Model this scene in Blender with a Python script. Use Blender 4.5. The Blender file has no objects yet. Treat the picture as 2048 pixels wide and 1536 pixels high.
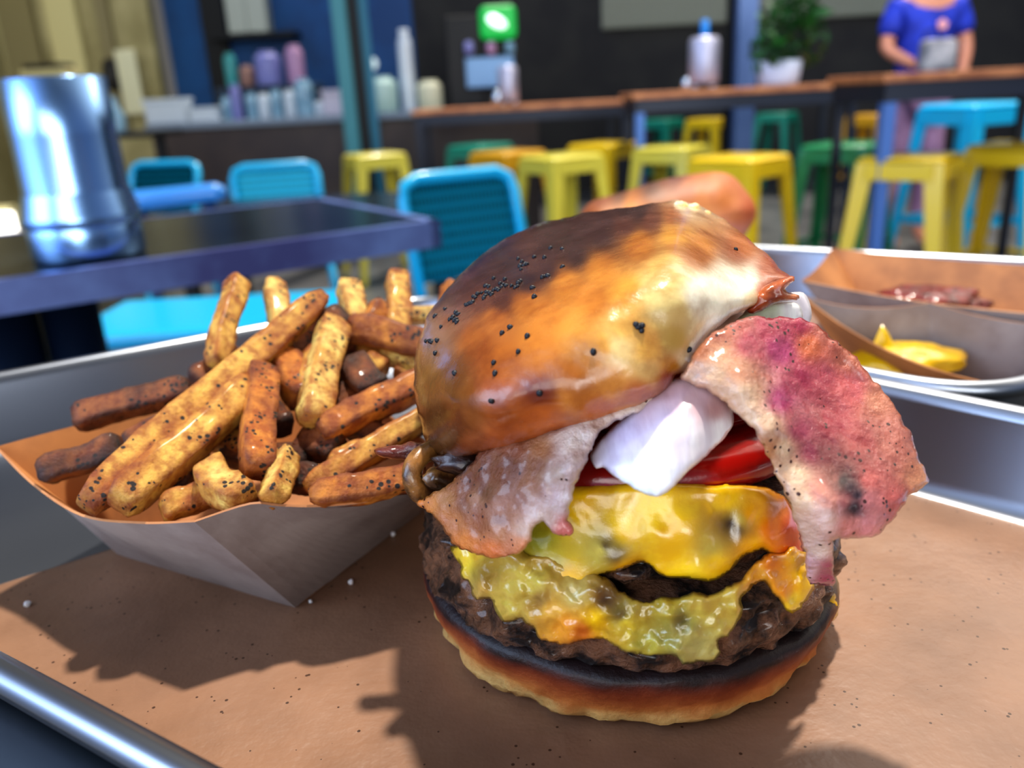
import bpy, bmesh, math, random
import numpy as np
from mathutils import Vector, Matrix, noise
from mathutils.geometry import delaunay_2d_cdt
random.seed(7)
S = bpy.context.scene
COL = S.collection
# ------------------------------------------------------------------ camera
FPX = 1650.0
PITCH = math.radians(19.3); ROLL = math.radians(3.0)
TZ = 0.930                                    # height of the tray floor above the room floor
CAM = Vector((0, 0, TZ + 0.125))
Fw = Vector((0, math.cos(PITCH), -math.sin(PITCH)))
U0 = Vector((0, math.sin(PITCH), math.cos(PITCH))); R0 = Vector((1, 0, 0))
Up = math.cos(ROLL) * U0 + math.sin(ROLL) * R0
Rt = math.cos(ROLL) * R0 - math.sin(ROLL) * U0
cd = bpy.data.cameras.new('camera'); cam = bpy.data.objects.new('camera', cd); COL.objects.link(cam)
M = Matrix((Rt, Up, -Fw)).transposed().to_4x4(); M.translation = CAM
cam.matrix_world = M
cd.sensor_width = 36; cd.lens = FPX / 2048 * 36; cd.clip_start = 0.01; cd.clip_end = 100
cd.dof.use_dof = True; cd.dof.focus_distance = 0.172; cd.dof.aperture_fstop = 12.5
S.camera = cam

def ray(x, y): return Fw + Rt * ((x - 1024) / FPX) + Up * ((768 - y) / FPX)
def Pd(x, y, d): return CAM + ray(x, y) * d
def Pz(x, y, z):                               # z is height above the tray floor
    r = ray(x, y); return CAM + r * ((z + TZ - CAM.z) / r.z)
def Py(x, y, Y):
    r = ray(x, y); return CAM + r * (Y / r.y)
def proj(P):
    v = Vector(P) - CAM; d = v.dot(Fw); return 1024 + FPX * v.dot(Rt) / d, 768 - FPX * v.dot(Up) / d, d
def lin(c):
    f = lambda v: (v / 255 / 12.92) if v / 255 <= .04045 else ((v / 255 + .055) / 1.055) ** 2.4
    return (f(c[0]), f(c[1]), f(c[2]), 1)

# ------------------------------------------------------------------ materials
def mat(name, c=(128, 128, 128), rough=.5, metal=0, c2=None, nscale=20, ndet=4, bump=0, bscale=None, bdist=.001,
        attr=False, sss=0, coat=0, spec=.5, emit=None, estr=1, specks=None, lo=.4, hi=.6, trans=0, stretch=None, rvar=0, mixvar=.0, aniso=0, sssr=(1, .4, .2)):
    m = bpy.data.materials.new(name); m.use_nodes = True
    nt = m.node_tree; N = nt.nodes; L = nt.links
    b = N['Principled BSDF']
    b.inputs['Roughness'].default_value = rough; b.inputs['Metallic'].default_value = metal
    b.inputs['Specular IOR Level'].default_value = spec
    if coat: b.inputs['Coat Weight'].default_value = coat; b.inputs['Coat Roughness'].default_value = .12
    if sss:
        b.inputs['Subsurface Weight'].default_value = sss; b.inputs['Subsurface Scale'].default_value = .0016
        b.inputs['Subsurface Radius'].default_value = sssr
    if trans: b.inputs['Transmission Weight'].default_value = trans
    tc = N.new('ShaderNodeTexCoord'); mp = N.new('ShaderNodeMapping'); L.new(tc.outputs['Object'], mp.inputs[0])
    if stretch: mp.inputs['Scale'].default_value = stretch
    co = mp.outputs[0]
    col = None
    if attr:
        a = N.new('ShaderNodeAttribute'); a.attribute_name = 'Col'; col = a.outputs['Color']
    if c2 is not None or mixvar:
        n = N.new('ShaderNodeTexNoise'); n.inputs['Scale'].default_value = nscale; n.inputs['Detail'].default_value = ndet
        n.inputs['Roughness'].default_value = .6; L.new(co, n.inputs['Vector'])
        r = N.new('ShaderNodeMapRange'); r.inputs[1].default_value = lo; r.inputs[2].default_value = hi; L.new(n.outputs[0], r.inputs[0])
        mx = N.new('ShaderNodeMix'); mx.data_type = 'RGBA'
        if attr:
            mx.blend_type = 'MULTIPLY'; L.new(col, mx.inputs[6]); mx.inputs[7].default_value = lin(c2 or (150, 120, 90))
            ml = N.new('ShaderNodeMath'); ml.operation = 'MULTIPLY'; ml.inputs[1].default_value = mixvar or .5
            L.new(r.outputs[0], ml.inputs[0]); L.new(ml.outputs[0], mx.inputs[0])
        else:
            mx.inputs[6].default_value = lin(c); mx.inputs[7].default_value = lin(c2); L.new(r.outputs[0], mx.inputs[0])
        col = mx.outputs[2]
    if specks:                                  # (scale, threshold, colour)
        v = N.new('ShaderNodeTexVoronoi'); v.inputs['Scale'].default_value = specks[0]; L.new(co, v.inputs['Vector'])
        n2 = N.new('ShaderNodeTexNoise'); n2.inputs['Scale'].default_value = specks[0] * .3; L.new(co, n2.inputs['Vector'])
        ad = N.new('ShaderNodeMath'); ad.operation = 'SUBTRACT'; L.new(v.outputs['Distance'], ad.inputs[0])
        ms = N.new('ShaderNodeMapRange'); ms.inputs[1].default_value = .50; ms.inputs[2].default_value = .60; ms.inputs[4].default_value = specks[1]
        L.new(n2.outputs[0], ms.inputs[0]); L.new(ms.outputs[0], ad.inputs[1])
        lt = N.new('ShaderNodeMath'); lt.operation = 'LESS_THAN'; lt.inputs[1].default_value = 0; L.new(ad.outputs[0], lt.inputs[0])
        mx = N.new('ShaderNodeMix'); mx.data_type = 'RGBA'; L.new(lt.outputs[0], mx.inputs[0])
        if col: L.new(col, mx.inputs[6])
        else: mx.inputs[6].default_value = lin(c)
        mx.inputs[7].default_value = lin(specks[2]); col = mx.outputs[2]
    if col: L.new(col, b.inputs['Base Color'])
    else: b.inputs['Base Color'].default_value = lin(c)
    if bump:
        n = N.new('ShaderNodeTexNoise'); n.inputs['Scale'].default_value = bscale or nscale * 3; n.inputs['Detail'].default_value = 6
        n.inputs['Roughness'].default_value = .65
        L.new(co, n.inputs['Vector'])
        bp = N.new('ShaderNodeBump'); bp.inputs['Strength'].default_value = bump; bp.inputs['Distance'].default_value = bdist
        L.new(n.outputs[0], bp.inputs['Height']); L.new(bp.outputs[0], b.inputs['Normal'])
        if rvar:
            r = N.new('ShaderNodeMapRange'); r.inputs[1].default_value = .3; r.inputs[2].default_value = .7
            r.inputs[3].default_value = max(rough - rvar, .02); r.inputs[4].default_value = rough + rvar
            L.new(n.outputs[0], r.inputs[0]); L.new(r.outputs[0], b.inputs['Roughness'])
    if emit: b.inputs['Emission Color'].default_value = lin(emit); b.inputs['Emission Strength'].default_value = estr
    return m

# ------------------------------------------------------------------ mesh helpers
def link(name, bm_or_me, m, parent=None, smooth=True):
    if isinstance(bm_or_me, bmesh.types.BMesh):
        me = bpy.data.meshes.new(name); bm_or_me.to_mesh(me); bm_or_me.free()
    else: me = bm_or_me
    me.name = name
    # put the origin in the middle of the mesh
    n = len(me.vertices); co = np.empty(n * 3); me.vertices.foreach_get('co', co); co = co.reshape(-1, 3)
    c = (co.min(0) + co.max(0)) / 2
    me.transform(Matrix.Translation(-Vector(c)))
    if isinstance(m, (list, tuple)):
        for k in m: me.materials.append(k)
    else: me.materials.append(m)
    if smooth: me.polygons.foreach_set('use_smooth', [True] * len(me.polygons))
    o = bpy.data.objects.new(name, me); COL.objects.link(o); o.location = c
    if parent is not None:
        o.parent = parent; o.location = Vector(c) - parent.matrix_basis.translation if parent.parent is None else Vector(c) - world_of(parent)
    return o
def world_of(o):
    t = Vector((0, 0, 0))
    while o is not None: t = t + o.location; o = o.parent
    return t
def thing(name, label, cat, loc, group=None, rz=0):
    o = bpy.data.objects.new(name, None); COL.objects.link(o); o.location = loc; o.rotation_euler = (0, 0, rz)
    o.empty_display_size = .02
    return tag(o, label, cat, group)
def tag(o, label, cat, group=None, kind=None):
    o['label'] = label; o['category'] = cat
    if group: o['group'] = group
    if kind: o['kind'] = kind
    return o
def struct(o): o['kind'] = 'structure'; return o
def dup(root, loc, rz, label, group=None, m=None):
    r = root.copy(); COL.objects.link(r); r.location = loc; r.rotation_euler = (0, 0, rz); r['label'] = label
    if group: r['group'] = group
    for ch in list(root.children):
        c = ch.copy(); COL.objects.link(c); c.parent = r
        if m is not None and c.data: c.data = c.data.copy(); c.data.materials.clear(); c.data.materials.append(m)
        for g in list(ch.children):
            d = g.copy(); COL.objects.link(d); d.parent = c
            if m is not None: d.data = d.data.copy(); d.data.materials.clear(); d.data.materials.append(m)
    return r
def box(bm, x0, x1, y0, y1, z0, z1, bev=0, mtx=None, seg=2):
    t = bmesh.new(); bmesh.ops.create_cube(t, size=1)
    bmesh.ops.transform(t, matrix=Matrix.Translation(((x0 + x1) / 2, (y0 + y1) / 2, (z0 + z1) / 2)) @ Matrix.Diagonal((x1 - x0, y1 - y0, z1 - z0, 1)), verts=t.verts)
    if bev: bmesh.ops.bevel(t, geom=list(t.edges), offset=bev, segments=seg, profile=.5, affect='EDGES')
    if mtx: bmesh.ops.transform(t, matrix=mtx, verts=t.verts)
    me = bpy.data.meshes.new('t'); t.to_mesh(me); t.free(); bm.from_mesh(me); bpy.data.meshes.remove(me)
    return bm
def B(*a, **k): return box(bmesh.new(), *a, **k)
def prism(bm, pts_lo, pts_hi):
    a = [bm.verts.new(p) for p in pts_lo]; b = [bm.verts.new(p) for p in pts_hi]; n = len(a)
    bm.faces.new(a[::-1]); bm.faces.new(b)
    for i in range(n): bm.faces.new((a[i], a[(i + 1) % n], b[(i + 1) % n], b[i]))
    return bm
def lathe(prof, c=(0, 0, 0), seg=48, disp=None, cap=True):
    bm = bmesh.new(); rings = []
    for i, (r, z) in enumerate(prof):
        if r < 1e-6: rings.append([bm.verts.new((c[0], c[1], c[2] + z))]); continue
        ring = []
        for k in range(seg):
            a = 2 * math.pi * k / seg; p = Vector((c[0] + r * math.cos(a), c[1] + r * math.sin(a), c[2] + z))
            if disp: p = disp(p, r, a, i)
            ring.append(bm.verts.new(p))
        rings.append(ring)
    for a, b in zip(rings, rings[1:]):
        for k in range(seg):
            k2 = (k + 1) % seg
            if len(a) == 1 and len(b) == 1: continue
            if len(a) == 1: bm.faces.new((a[0], b[k2], b[k]))
            elif len(b) == 1: bm.faces.new((a[k], a[k2], b[0]))
            else: bm.faces.new((a[k], a[k2], b[k2], b[k]))
    bmesh.ops.recalc_face_normals(bm, faces=bm.faces)
    return bm
def tube(bm, path, r, seg=8, sq=False, closed=False, rs=None, flat=1.0):
    path = [Vector(p) for p in path]; n = len(path); rings = []
    up = Vector((0, 0, 1))
    for i, p in enumerate(path):
        t = (path[(i + 1) % n] - path[i - 1]) if closed else (path[min(i + 1, n - 1)] - path[max(i - 1, 0)])
        t.normalize()
        s = t.cross(up)
        if s.length < .1: s = t.cross(Vector((0, 1, 0)))
        s.normalize(); u = s.cross(t)
        rr = rs[i] if rs else r
        ring = []
        for k in range(seg):
            a = 2 * math.pi * (k + (.5 if sq else 0)) / seg
            ring.append(bm.verts.new(p + (s * math.cos(a) + u * math.sin(a) * flat) * rr))
        rings.append(ring)
    m = n if closed else n - 1
    for i in range(m):
        a, b = rings[i], rings[(i + 1) % n]
        for k in range(seg): bm.faces.new((a[k], a[(k + 1) % seg], b[(k + 1) % seg], b[k]))
    if not closed: bm.faces.new(rings[0][::-1]); bm.faces.new(rings[-1])
    return bm
def fbm(p, s, o=4):
    v = 0; a = 1
    for i in range(o): v += a * noise.noise(Vector(p) * s); a *= .5; s *= 2.03
    return v

# thin plate spline through (x, y, value) control points
def tps(pts):
    P = np.array([[p[0], p[1]] for p in pts], float) / 500.; v = np.array([p[2] for p in pts], float); n = len(P)
    d = np.linalg.norm(P[:, None] - P[None], axis=2); K = np.where(d > 0, d * d * np.log(d + 1e-12), 0) + np.eye(n) * 1e-4
    Q = np.c_[np.ones(n), P]; A = np.zeros((n + 3, n + 3)); A[:n, :n] = K; A[:n, n:] = Q; A[n:, :n] = Q.T
    w = np.linalg.solve(A, np.r_[v, 0, 0, 0])
    def f(X):
        X = np.asarray(X, float) / 500.; d = np.linalg.norm(X[:, None] - P[None], axis=2)
        return np.where(d > 0, d * d * np.log(d + 1e-12), 0) @ w[:n] + w[n] + X @ w[n + 1:]
    return f
def shep(pts, pw=3.0):
    P = np.array([[p[0], p[1]] for p in pts], float); V = np.array([lin(p[2])[:3] for p in pts])
    def f(X):
        d = np.linalg.norm(np.asarray(X)[:, None] - P[None], axis=2) + 3; w = d ** -pw; w /= w.sum(1, keepdims=True); return w @ V
    return f
def smooth_outline(o, step):
    n = len(o); out = []
    for i in range(n):
        p0, p1, p2, p3 = [np.array(o[(i + k) % n], float) for k in (-1, 0, 1, 2)]
        m = max(2, int(np.linalg.norm(p2 - p1) / step))
        for j in range(m):
            t = j / m
            out.append(.5 * ((2 * p1) + (-p0 + p2) * t + (2 * p0 - 5 * p1 + 4 * p2 - p3) * t * t + (-p0 + 3 * p1 - 3 * p2 + p3) * t ** 3))
    return out
def relief(name, outline, depth, T, w, m, cols=None, step=7, back=None, namp=0, nscale=200, rag=0, ragscale=.05, parent=None, dfun=None, cpw=3.0, noct=4):
    """A solid whose rim runs through the outline; its front and back bulge away from the mid surface."""
    o = smooth_outline(outline, step)
    if rag: o = [p + np.array([fbm((p[0] * ragscale, p[1] * ragscale, 1.3), 1, 3), fbm((p[0] * ragscale, p[1] * ragscale, 7.7), 1, 3)]) * rag for p in o]
    O = np.array(o); n = len(O)
    xs = np.arange(O[:, 0].min() + step / 2, O[:, 0].max(), step); ys = np.arange(O[:, 1].min() + step / 2, O[:, 1].max(), step * .866)
    G = np.array([(x + (step / 2 if j % 2 else 0), y) for j, y in enumerate(ys) for x in xs])
    ins = np.zeros(len(G), bool)
    for i in range(n):
        a, b = O[i], O[(i + 1) % n]
        c = ((a[1] > G[:, 1]) != (b[1] > G[:, 1])) & (G[:, 0] < (b[0] - a[0]) * (G[:, 1] - a[1]) / (b[1] - a[1] + 1e-12) + a[0]); ins ^= c
    G = G[ins]
    def bdist(X):
        A = O[None]; Bq = np.roll(O, -1, 0)[None]; d = Bq - A; t = np.clip(((X[:, None] - A) * d).sum(2) / ((d * d).sum(2) + 1e-12), 0, 1)
        return np.linalg.norm(X[:, None] - (A + d * t[..., None]), axis=2).min(1)
    dist = bdist(G); k = dist > step * .45; G = G[k]; dist = dist[k]
    V = np.vstack([O, G]); dist = np.r_[np.zeros(n), dist]
    r = delaunay_2d_cdt([Vector(p) for p in V], [(i, (i + 1) % n) for i in range(n)], [], 1, 1e-6)
    VV = np.array([(p.x, p.y) for p in r[0]]); faces = r[2]
    dist = bdist(VV); dist[dist < 1e-3] = 0
    t = np.clip(dist / w, 0, 1); prof = np.sqrt(np.clip(1 - (1 - t) ** 2, 0, 1))
    mid = depth(VV)
    Tb = T if back is None else back
    me = bpy.data.meshes.new(name); verts = []; front = []; 
    for i, (x, y) in enumerate(VV):
        rr = ray(x, y); p = CAM + rr * mid[i]
        nz = 0
        if namp: nz = namp * fbm(p, nscale, noct) * (min(dist[i] / (w * .5), 1) * .8 + .2)
        verts.append(CAM + rr * (mid[i] - T * prof[i] - nz))
    nb = {}
    for i in range(len(VV)):
        if dist[i] > 0: nb[i] = len(verts); verts.append(CAM + ray(*VV[i]) * (mid[i] + Tb * prof[i] + .0002))
        else: nb[i] = i
    F = [tuple(f) for f in faces]; F += [tuple(nb[i] for i in f[::-1]) for f in faces]
    F = [f for f in F if len(set(f)) == len(f)]
    me.from_pydata([tuple(v) for v in verts], [], F); me.update()
    bm = bmesh.new(); bm.from_mesh(me); bmesh.ops.recalc_face_normals(bm, faces=bm.faces); bm.to_mesh(me); bm.free()
    if cols:
        c = shep(cols, cpw)(VV); full = np.ones((len(verts), 4), np.float32); full[:len(VV), :3] = c
        for i, j in nb.items(): full[j, :3] = c[i]
        at = me.color_attributes.new('Col', 'FLOAT_COLOR', 'POINT'); at.data.foreach_set('color', full.ravel())
    return link(name, me, m, parent)
def const(d): return lambda X: np.full(len(X), d)

# ================================================================== materials
alu = mat('brushed aluminium', (178, 182, 190), .3, 1, c2=(150, 156, 168), nscale=5, ndet=2)
alu_rear = mat('rear tray aluminium', (190, 196, 206), .33, 1, c2=(150, 156, 170), nscale=12)
paper = mat('kraft liner paper', (164, 124, 97), .40, 0, c2=(112, 83, 64), nscale=10, ndet=8, bump=.5, bscale=26, bdist=.0022, lo=.3, hi=.7, spec=.55, rvar=.1, specks=(420, .16, (70, 45, 30)))
kraft = mat('grey kraft card', (160, 148, 144), .75, 0, c2=(136, 122, 118), nscale=30, ndet=6, bump=.12, bscale=500, bdist=.0005)
kraft_in = mat('brown kraft card', (196, 134, 82), .6, 0, c2=(160, 106, 66), nscale=26, ndet=5, bump=.1, bscale=400, bdist=.0005)
black_top = mat('glossy black table', (18, 22, 26), .22, 0, bump=.05, bscale=5, c2=(28, 34, 38), nscale=3, spec=.6)
steel_edge = mat('blue steel edge', (140, 165, 225), .35, .5, c2=(96, 100, 156), nscale=6, lo=.35, hi=.65)
cyan = mat('cyan painted metal', (10, 176, 224), .35, 0, coat=.4)
yel = mat('yellow painted metal', (222, 188, 30), .3, 0, coat=.5)
amber = mat('amber painted metal', (200, 150, 25), .35, 0, coat=.4)
lime = mat('pale yellow painted metal', (206, 194, 78), .33, 0, coat=.4)
teal = mat('teal painted metal', (20, 135, 115), .35, 0, coat=.4)
green = mat('green painted metal', (10, 120, 72), .35, 0, coat=.4)
darkmetal = mat('dark blue metal frame', (26, 34, 52), .4, .3)
bluemetal = mat('blue lit metal post', (70, 110, 175), .4, .2)
blackm = mat('black metal', (12, 13, 16), .5, .2)
oak = mat('oak table top', (190, 125, 80), .5, 0, c2=(150, 90, 55), nscale=8, stretch=(1, 8, 1))
wall_d = mat('charcoal plaster wall', (34, 32, 33), .8, 0, c2=(44, 42, 40), nscale=3, bump=.1)
wall_b = mat('deep blue wall', (6, 82, 142), .6, 0, c2=(6, 62, 116), nscale=1.5)
wall_c = mat('cream plaster wall', (196, 186, 140), .8, 0, c2=(160, 150, 106), nscale=1.2)
floor_m = mat('grey concrete floor', (96, 96, 96), .35, 0, c2=(66, 66, 68), nscale=2.5, bump=.1, bscale=8)
chrome = mat('polished steel', (190, 205, 225), .18, 1)
white_m = mat('white enamel', (205, 215, 225), .4)

# ================================================================== the tray and its paper
def rounded_poly(corners, rad, n=8):
    out = []; m = len(corners)
    for i in range(m):
        p = Vector(corners[i]).to_2d(); a = (Vector(corners[i - 1]).to_2d() - p); b = (Vector(corners[(i + 1) % m]).to_2d() - p)
        a.normalize(); b.normalize(); s = p + a * rad; e = p + b * rad
        for k in range(n + 1):
            t = k / n; q = s * (1 - t) ** 2 + p * 2 * t * (1 - t) + e * t * t; out.append(q)
    return out
def offset_poly(pts, d):                          # inwards for a counter-clockwise ring
    n = len(pts); out = []
    for i in range(n):
        t = (pts[(i + 1) % n] - pts[i - 1]).normalized(); out.append(pts[i] + Vector((-t.y, t.x)) * d)
    return out
def tray(name, corners, label, m, rad=.03, h=.03, z0=-.0015):
    base = rounded_poly(corners, rad)
    root = thing(name, label, 'tray', (sum(p.x for p in base) / len(base), sum(p.y for p in base) / len(base), TZ + z0))
    prof = [(.0035, h - .004), (.0008, h - .005), (0, h - .002), (.0012, h + .0003), (.0035, h + .0008), (.0058, h - .0002), (.0072, h - .003), (.0085, h - .008), (.0150, .006), (.0172, .0022), (.0205, .0008), (.026, .0005)]
    rim = prof[:7]; body = prof[6:]
    def build(pf, cap, thick):
        bm = bmesh.new(); rings = []
        for d, z in pf:
            rings.append([bm.verts.new((p.x, p.y, TZ + z + z0)) for p in offset_poly(base, d)])
        for a, b in zip(rings, rings[1:]):
            for k in range(len(a)): k2 = (k + 1) % len(a); bm.faces.new((a[k], a[k2], b[k2], b[k]))
        if cap: bm.faces.new(rings[-1])
        return bm
    ow = [(.0055, h - .004), (.0062, h - .008), (.0128, .0045), (.016, .0004), (.026, 0)]
    a = link('rolled_rim', build(rim, False, 0), m, root)
    bm = build(body, True, 0)
    me = bpy.data.meshes.new('x'); b2 = build(ow, True, 0); b2.to_mesh(me); b2.free(); bm.from_mesh(me); bpy.data.meshes.remove(me)
    link('pan', bm, m, root, smooth=True)
    return root, base
def far(P, Q, t): return P + (Q - P) * t
L0 = Pz(0, 736, .03); L1 = Pz(422, 659, .03); R1 = Pz(1737, 744, .03); R2 = Pz(2048, 803, .03); N0 = Pz(0, 1359, .03); N1 = Pz(316, 1536, .03)
def inter(a, b, c, d):
    x1, y1, x2, y2 = a.x, a.y, b.x, b.y; x3, y3, x4, y4 = c.x, c.y, d.x, d.y
    D = (x1 - x2) * (y3 - y4) - (y1 - y2) * (x3 - x4)
    X = ((x1 * y2 - y1 * x2) * (x3 - x4) - (x1 - x2) * (x3 * y4 - y3 * x4)) / D; Y = ((x1 * y2 - y1 * x2) * (y3 - y4) - (y1 - y2) * (x3 * y4 - y3 * x4)) / D
    return Vector((X, Y, 0))
cF = inter(L0, L1, R1, R2)
cL = inter(L0, L1, N0, N1)
dirR = (R2 - R1).normalized(); cR = R1 + dirR * .175
cN = N1 + (N1 - N0).normalized() * .22
tray_corners = [cL, cN, cR, cF]
front_tray, fbase = tray('serving_tray', tray_corners, 'aluminium tray lined with brown paper, holding the burger and fries, nearest the viewer', alu)

# paper: a slightly wavy sheet on the tray floor
def paper_sheet():
    pts = offset_poly(rounded_poly(tray_corners, .03), .021)
    poly = [Vector((p.x, p.y)) for p in pts]
    # cut the left end of the sheet where bare metal shows
    A = Pz(0, 1172, 0).to_2d(); Bq = Pz(262, 1088, 0).to_2d(); d = (Bq - A).normalized(); nrm = Vector((d.y, -d.x))
    out = []
    n = len(poly)
    for i in range(n):
        p, q = poly[i], poly[(i + 1) % n]; sp, sq = (p - A).dot(nrm), (q - A).dot(nrm)
        if sp >= 0: out.append(p)
        if sp * sq < 0: out.append(p + (q - p) * (sp / (sp - sq)))
    return out
ps = paper_sheet()
O = np.array([(p.x, p.y) for p in ps]); stp = .004
pts = [Vector(p) for p in O]; n0 = len(pts)
def inside(x, y):
    c = False
    for i in range(n0):
        a, b = O[i - 1], O[i]
        if (a[1] > y) != (b[1] > y) and x < (b[0] - a[0]) * (y - a[1]) / (b[1] - a[1]) + a[0]: c = not c
    return c
for x in np.arange(O[:, 0].min(), O[:, 0].max(), stp):
    for y in np.arange(O[:, 1].min(), O[:, 1].max(), stp):
        if inside(x, y): pts.append(Vector((x, y)))
r = delaunay_2d_cdt(pts, [(i, (i + 1) % n0) for i in range(n0)], [], 1, 1e-6)
me = bpy.data.meshes.new('liner')
def paper_z(x, y): return TZ + .0002 + max(0, .0007 * fbm((x, y, 0), 22, 2))
me.from_pydata([(p.x, p.y, paper_z(p.x, p.y)) for p in r[0]], [], [tuple(f) for f in r[2]]); me.update()
po = link('paper_liner', me, paper)
tag(po, 'brown greaseproof paper sheet lining the near tray under the burger', 'paper')

# rear tray
T1, T2 = Pz(896, 549, .03), Pz(1143, 467, .03); T3, T4 = Pz(1519, 486, .03), Pz(2048, 511, .03)
tF = inter(T1, T2, T3, T4); dl = (T2 - T1).normalized(); db = (T4 - T3).normalized()
tN = T1 - dl * .055; tR = tF + db * .40
tNR = tN + db * .37
tNR = R1 + (R1 - cF).normalized() * .16 + Vector((.0022, .0022, 0))
tN2 = cF + Vector((.0022, .0022, 0)) + (cF - R1).normalized() * -.02
rear_corners = [tN2, tNR, tR, tF]
rear_tray, rb = tray('serving_tray', rear_corners, 'second aluminium tray behind the first, with the sauce boats and second burger', alu_rear, rad=.03)
bm = bmesh.new(); pr = offset_poly(rounded_poly(rear_corners, .03), .022); bm.faces.new([bm.verts.new((p.x, p.y, TZ + .0003)) for p in pr])
tag(link('paper_liner', bm, paper), 'brown greaseproof paper lining the rear tray under the sauce boats', 'paper')

# ================================================================== kraft paper boats
def boat(name, base, rims, label, cat='food tray', group=None, thick=.0006):
    """base: four floor corners (counter-clockwise); rims[i]: polyline of the rim over side i, corner to corner."""
    root = thing(name, label, cat, sum(base, Vector()) / 4, group)
    bm = bmesh.new()
    def grid(f, nu, nv):
        vs = [[bm.verts.new(f(u / nu, v / nv)) for v in range(nv + 1)] for u in range(nu + 1)]
        for u in range(nu):
            for v in range(nv): bm.faces.new((vs[u][v], vs[u + 1][v], vs[u + 1][v + 1], vs[u][v + 1]))
    for i in range(4):
        a, b = base[i], base[(i + 1) % 4]; rim = [Vector(p) for p in rims[i]]
        # resample with Catmull-Rom
        def R(t, rim=rim):
            m = len(rim) - 1; s = min(t * m, m - 1e-6); k = int(s); f = s - k
            p1, p2 = rim[k], rim[k + 1]; p0 = rim[k - 1] if k else p1 * 2 - p2; p3 = rim[k + 2] if k + 2 <= m else p2 * 2 - p1
            return .5 * ((2 * p1) + (p2 - p0) * f + (2 * p0 - 5 * p1 + 4 * p2 - p3) * f * f + (3 * p1 - p0 - 3 * p2 + p3) * f ** 3)
        grid(lambda u, v: (a.lerp(b, u)).lerp(R(u), v) , 24, 6)
    c = sum(base, Vector()) / 4
    grid(lambda u, v: base[0].lerp(base[1], u).lerp(base[3].lerp(base[2], u), v), 6, 6)
    bmesh.ops.remove_doubles(bm, verts=bm.verts, dist=1e-5)
    bmesh.ops.recalc_face_normals(bm, faces=bm.faces)
    # make the normals point to the inside, so the solidified shell's two sides take two materials
    f0 = max(bm.faces, key=lambda f: -f.calc_center_median().z)
    if f0.normal.z < 0: bmesh.ops.reverse_faces(bm, faces=bm.faces)
    o = link('card_shell', bm, [kraft_in, kraft], root, smooth=False)
    md = o.modifiers.new('s', 'SOLIDIFY'); md.thickness = thick; md.offset = -1; md.material_offset = 1; md.material_offset_rim = 0
    return root
Z = lambda x, y, z: Pz(x, y, z)
fb0 = Z(590, 1211, .0006); fb1 = Z(238, 1106, .0006)
e = fb1 - fb0; wd = e.length; side = Vector((.055, .085, 0))
fb3 = Z(815, 1040, .0006); fb3 = fb0 + (fb3 - fb0).normalized() * .088
fb2 = fb1 + (fb3 - fb0)
cFr = Z(390, 1040, .0372); cLf = Z(-6, 893, .0405)
cRt = Z(905, 925, .040)
ctr = (fb0 + fb1 + fb2 + fb3) / 4
cBk = fb2 + (fb2 - ctr).normalized() * .027 + Vector((0, 0, .040))
rimL = [cFr, Z(280, 1043, .0335), Z(165, 1028, .0325), Z(70, 968, .034), cLf]
rimR = [cRt, Z(830, 966, .0365), Z(740, 998, .0345), Z(640, 1009, .035), Z(560, 1008, .0365), Z(500, 1005, .038), cFr]
md1 = cLf.lerp(cBk, .5) - Vector((0, 0, .006)); md2 = cBk.lerp(cRt, .5) - Vector((0, 0, .006))
boat('fries_boat', [fb0, fb1, fb2, fb3], [rimL, [cLf, md1, cBk], [cBk, md2, cRt], rimR], 'open kraft card boat full of fries, left of the burger', 'food tray')

# ================================================================== fries
def fry_mat(n, a, b, sp=.45): return mat(n, a, .42, 0, c2=b, nscale=150, ndet=7, bump=.8, bscale=700, bdist=.0009, sss=.06, coat=.15, specks=(460, .36, (34, 20, 12)), lo=.42, hi=.64)
TONES = {'y': ((232, 186, 88), (170, 96, 30)), 'p': ((242, 212, 120), (196, 132, 50)), 'o': ((214, 136, 48), (132, 66, 20)), 'b': ((150, 86, 38), (62, 30, 14)), 'd': ((140, 78, 34), (58, 28, 12))}
fry_m = mat('fried potato', rough=.5, attr=True, c2=(170, 100, 50), mixvar=.7, nscale=260, ndet=8, bump=.9, bscale=800, bdist=.0010, sss=.05, coat=.06, specks=(560, .36, (34, 20, 12)))
FM = {'y': fry_mat('fry golden', (222, 172, 76), (164, 92, 28)), 'p': fry_mat('fry pale', (232, 196, 104), (186, 124, 48)),
      'o': fry_mat('fry orange', (214, 122, 34), (130, 58, 16)), 'b': fry_mat('fry browned', (140, 74, 30), (62, 28, 12)), 'd': fry_mat('fry dark', (86, 42, 22), (34, 16, 10))}
def fdepth(x, y): return .2005 + (1000 - y) * .000165 + max(0, 300 - x) * .00003
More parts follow.
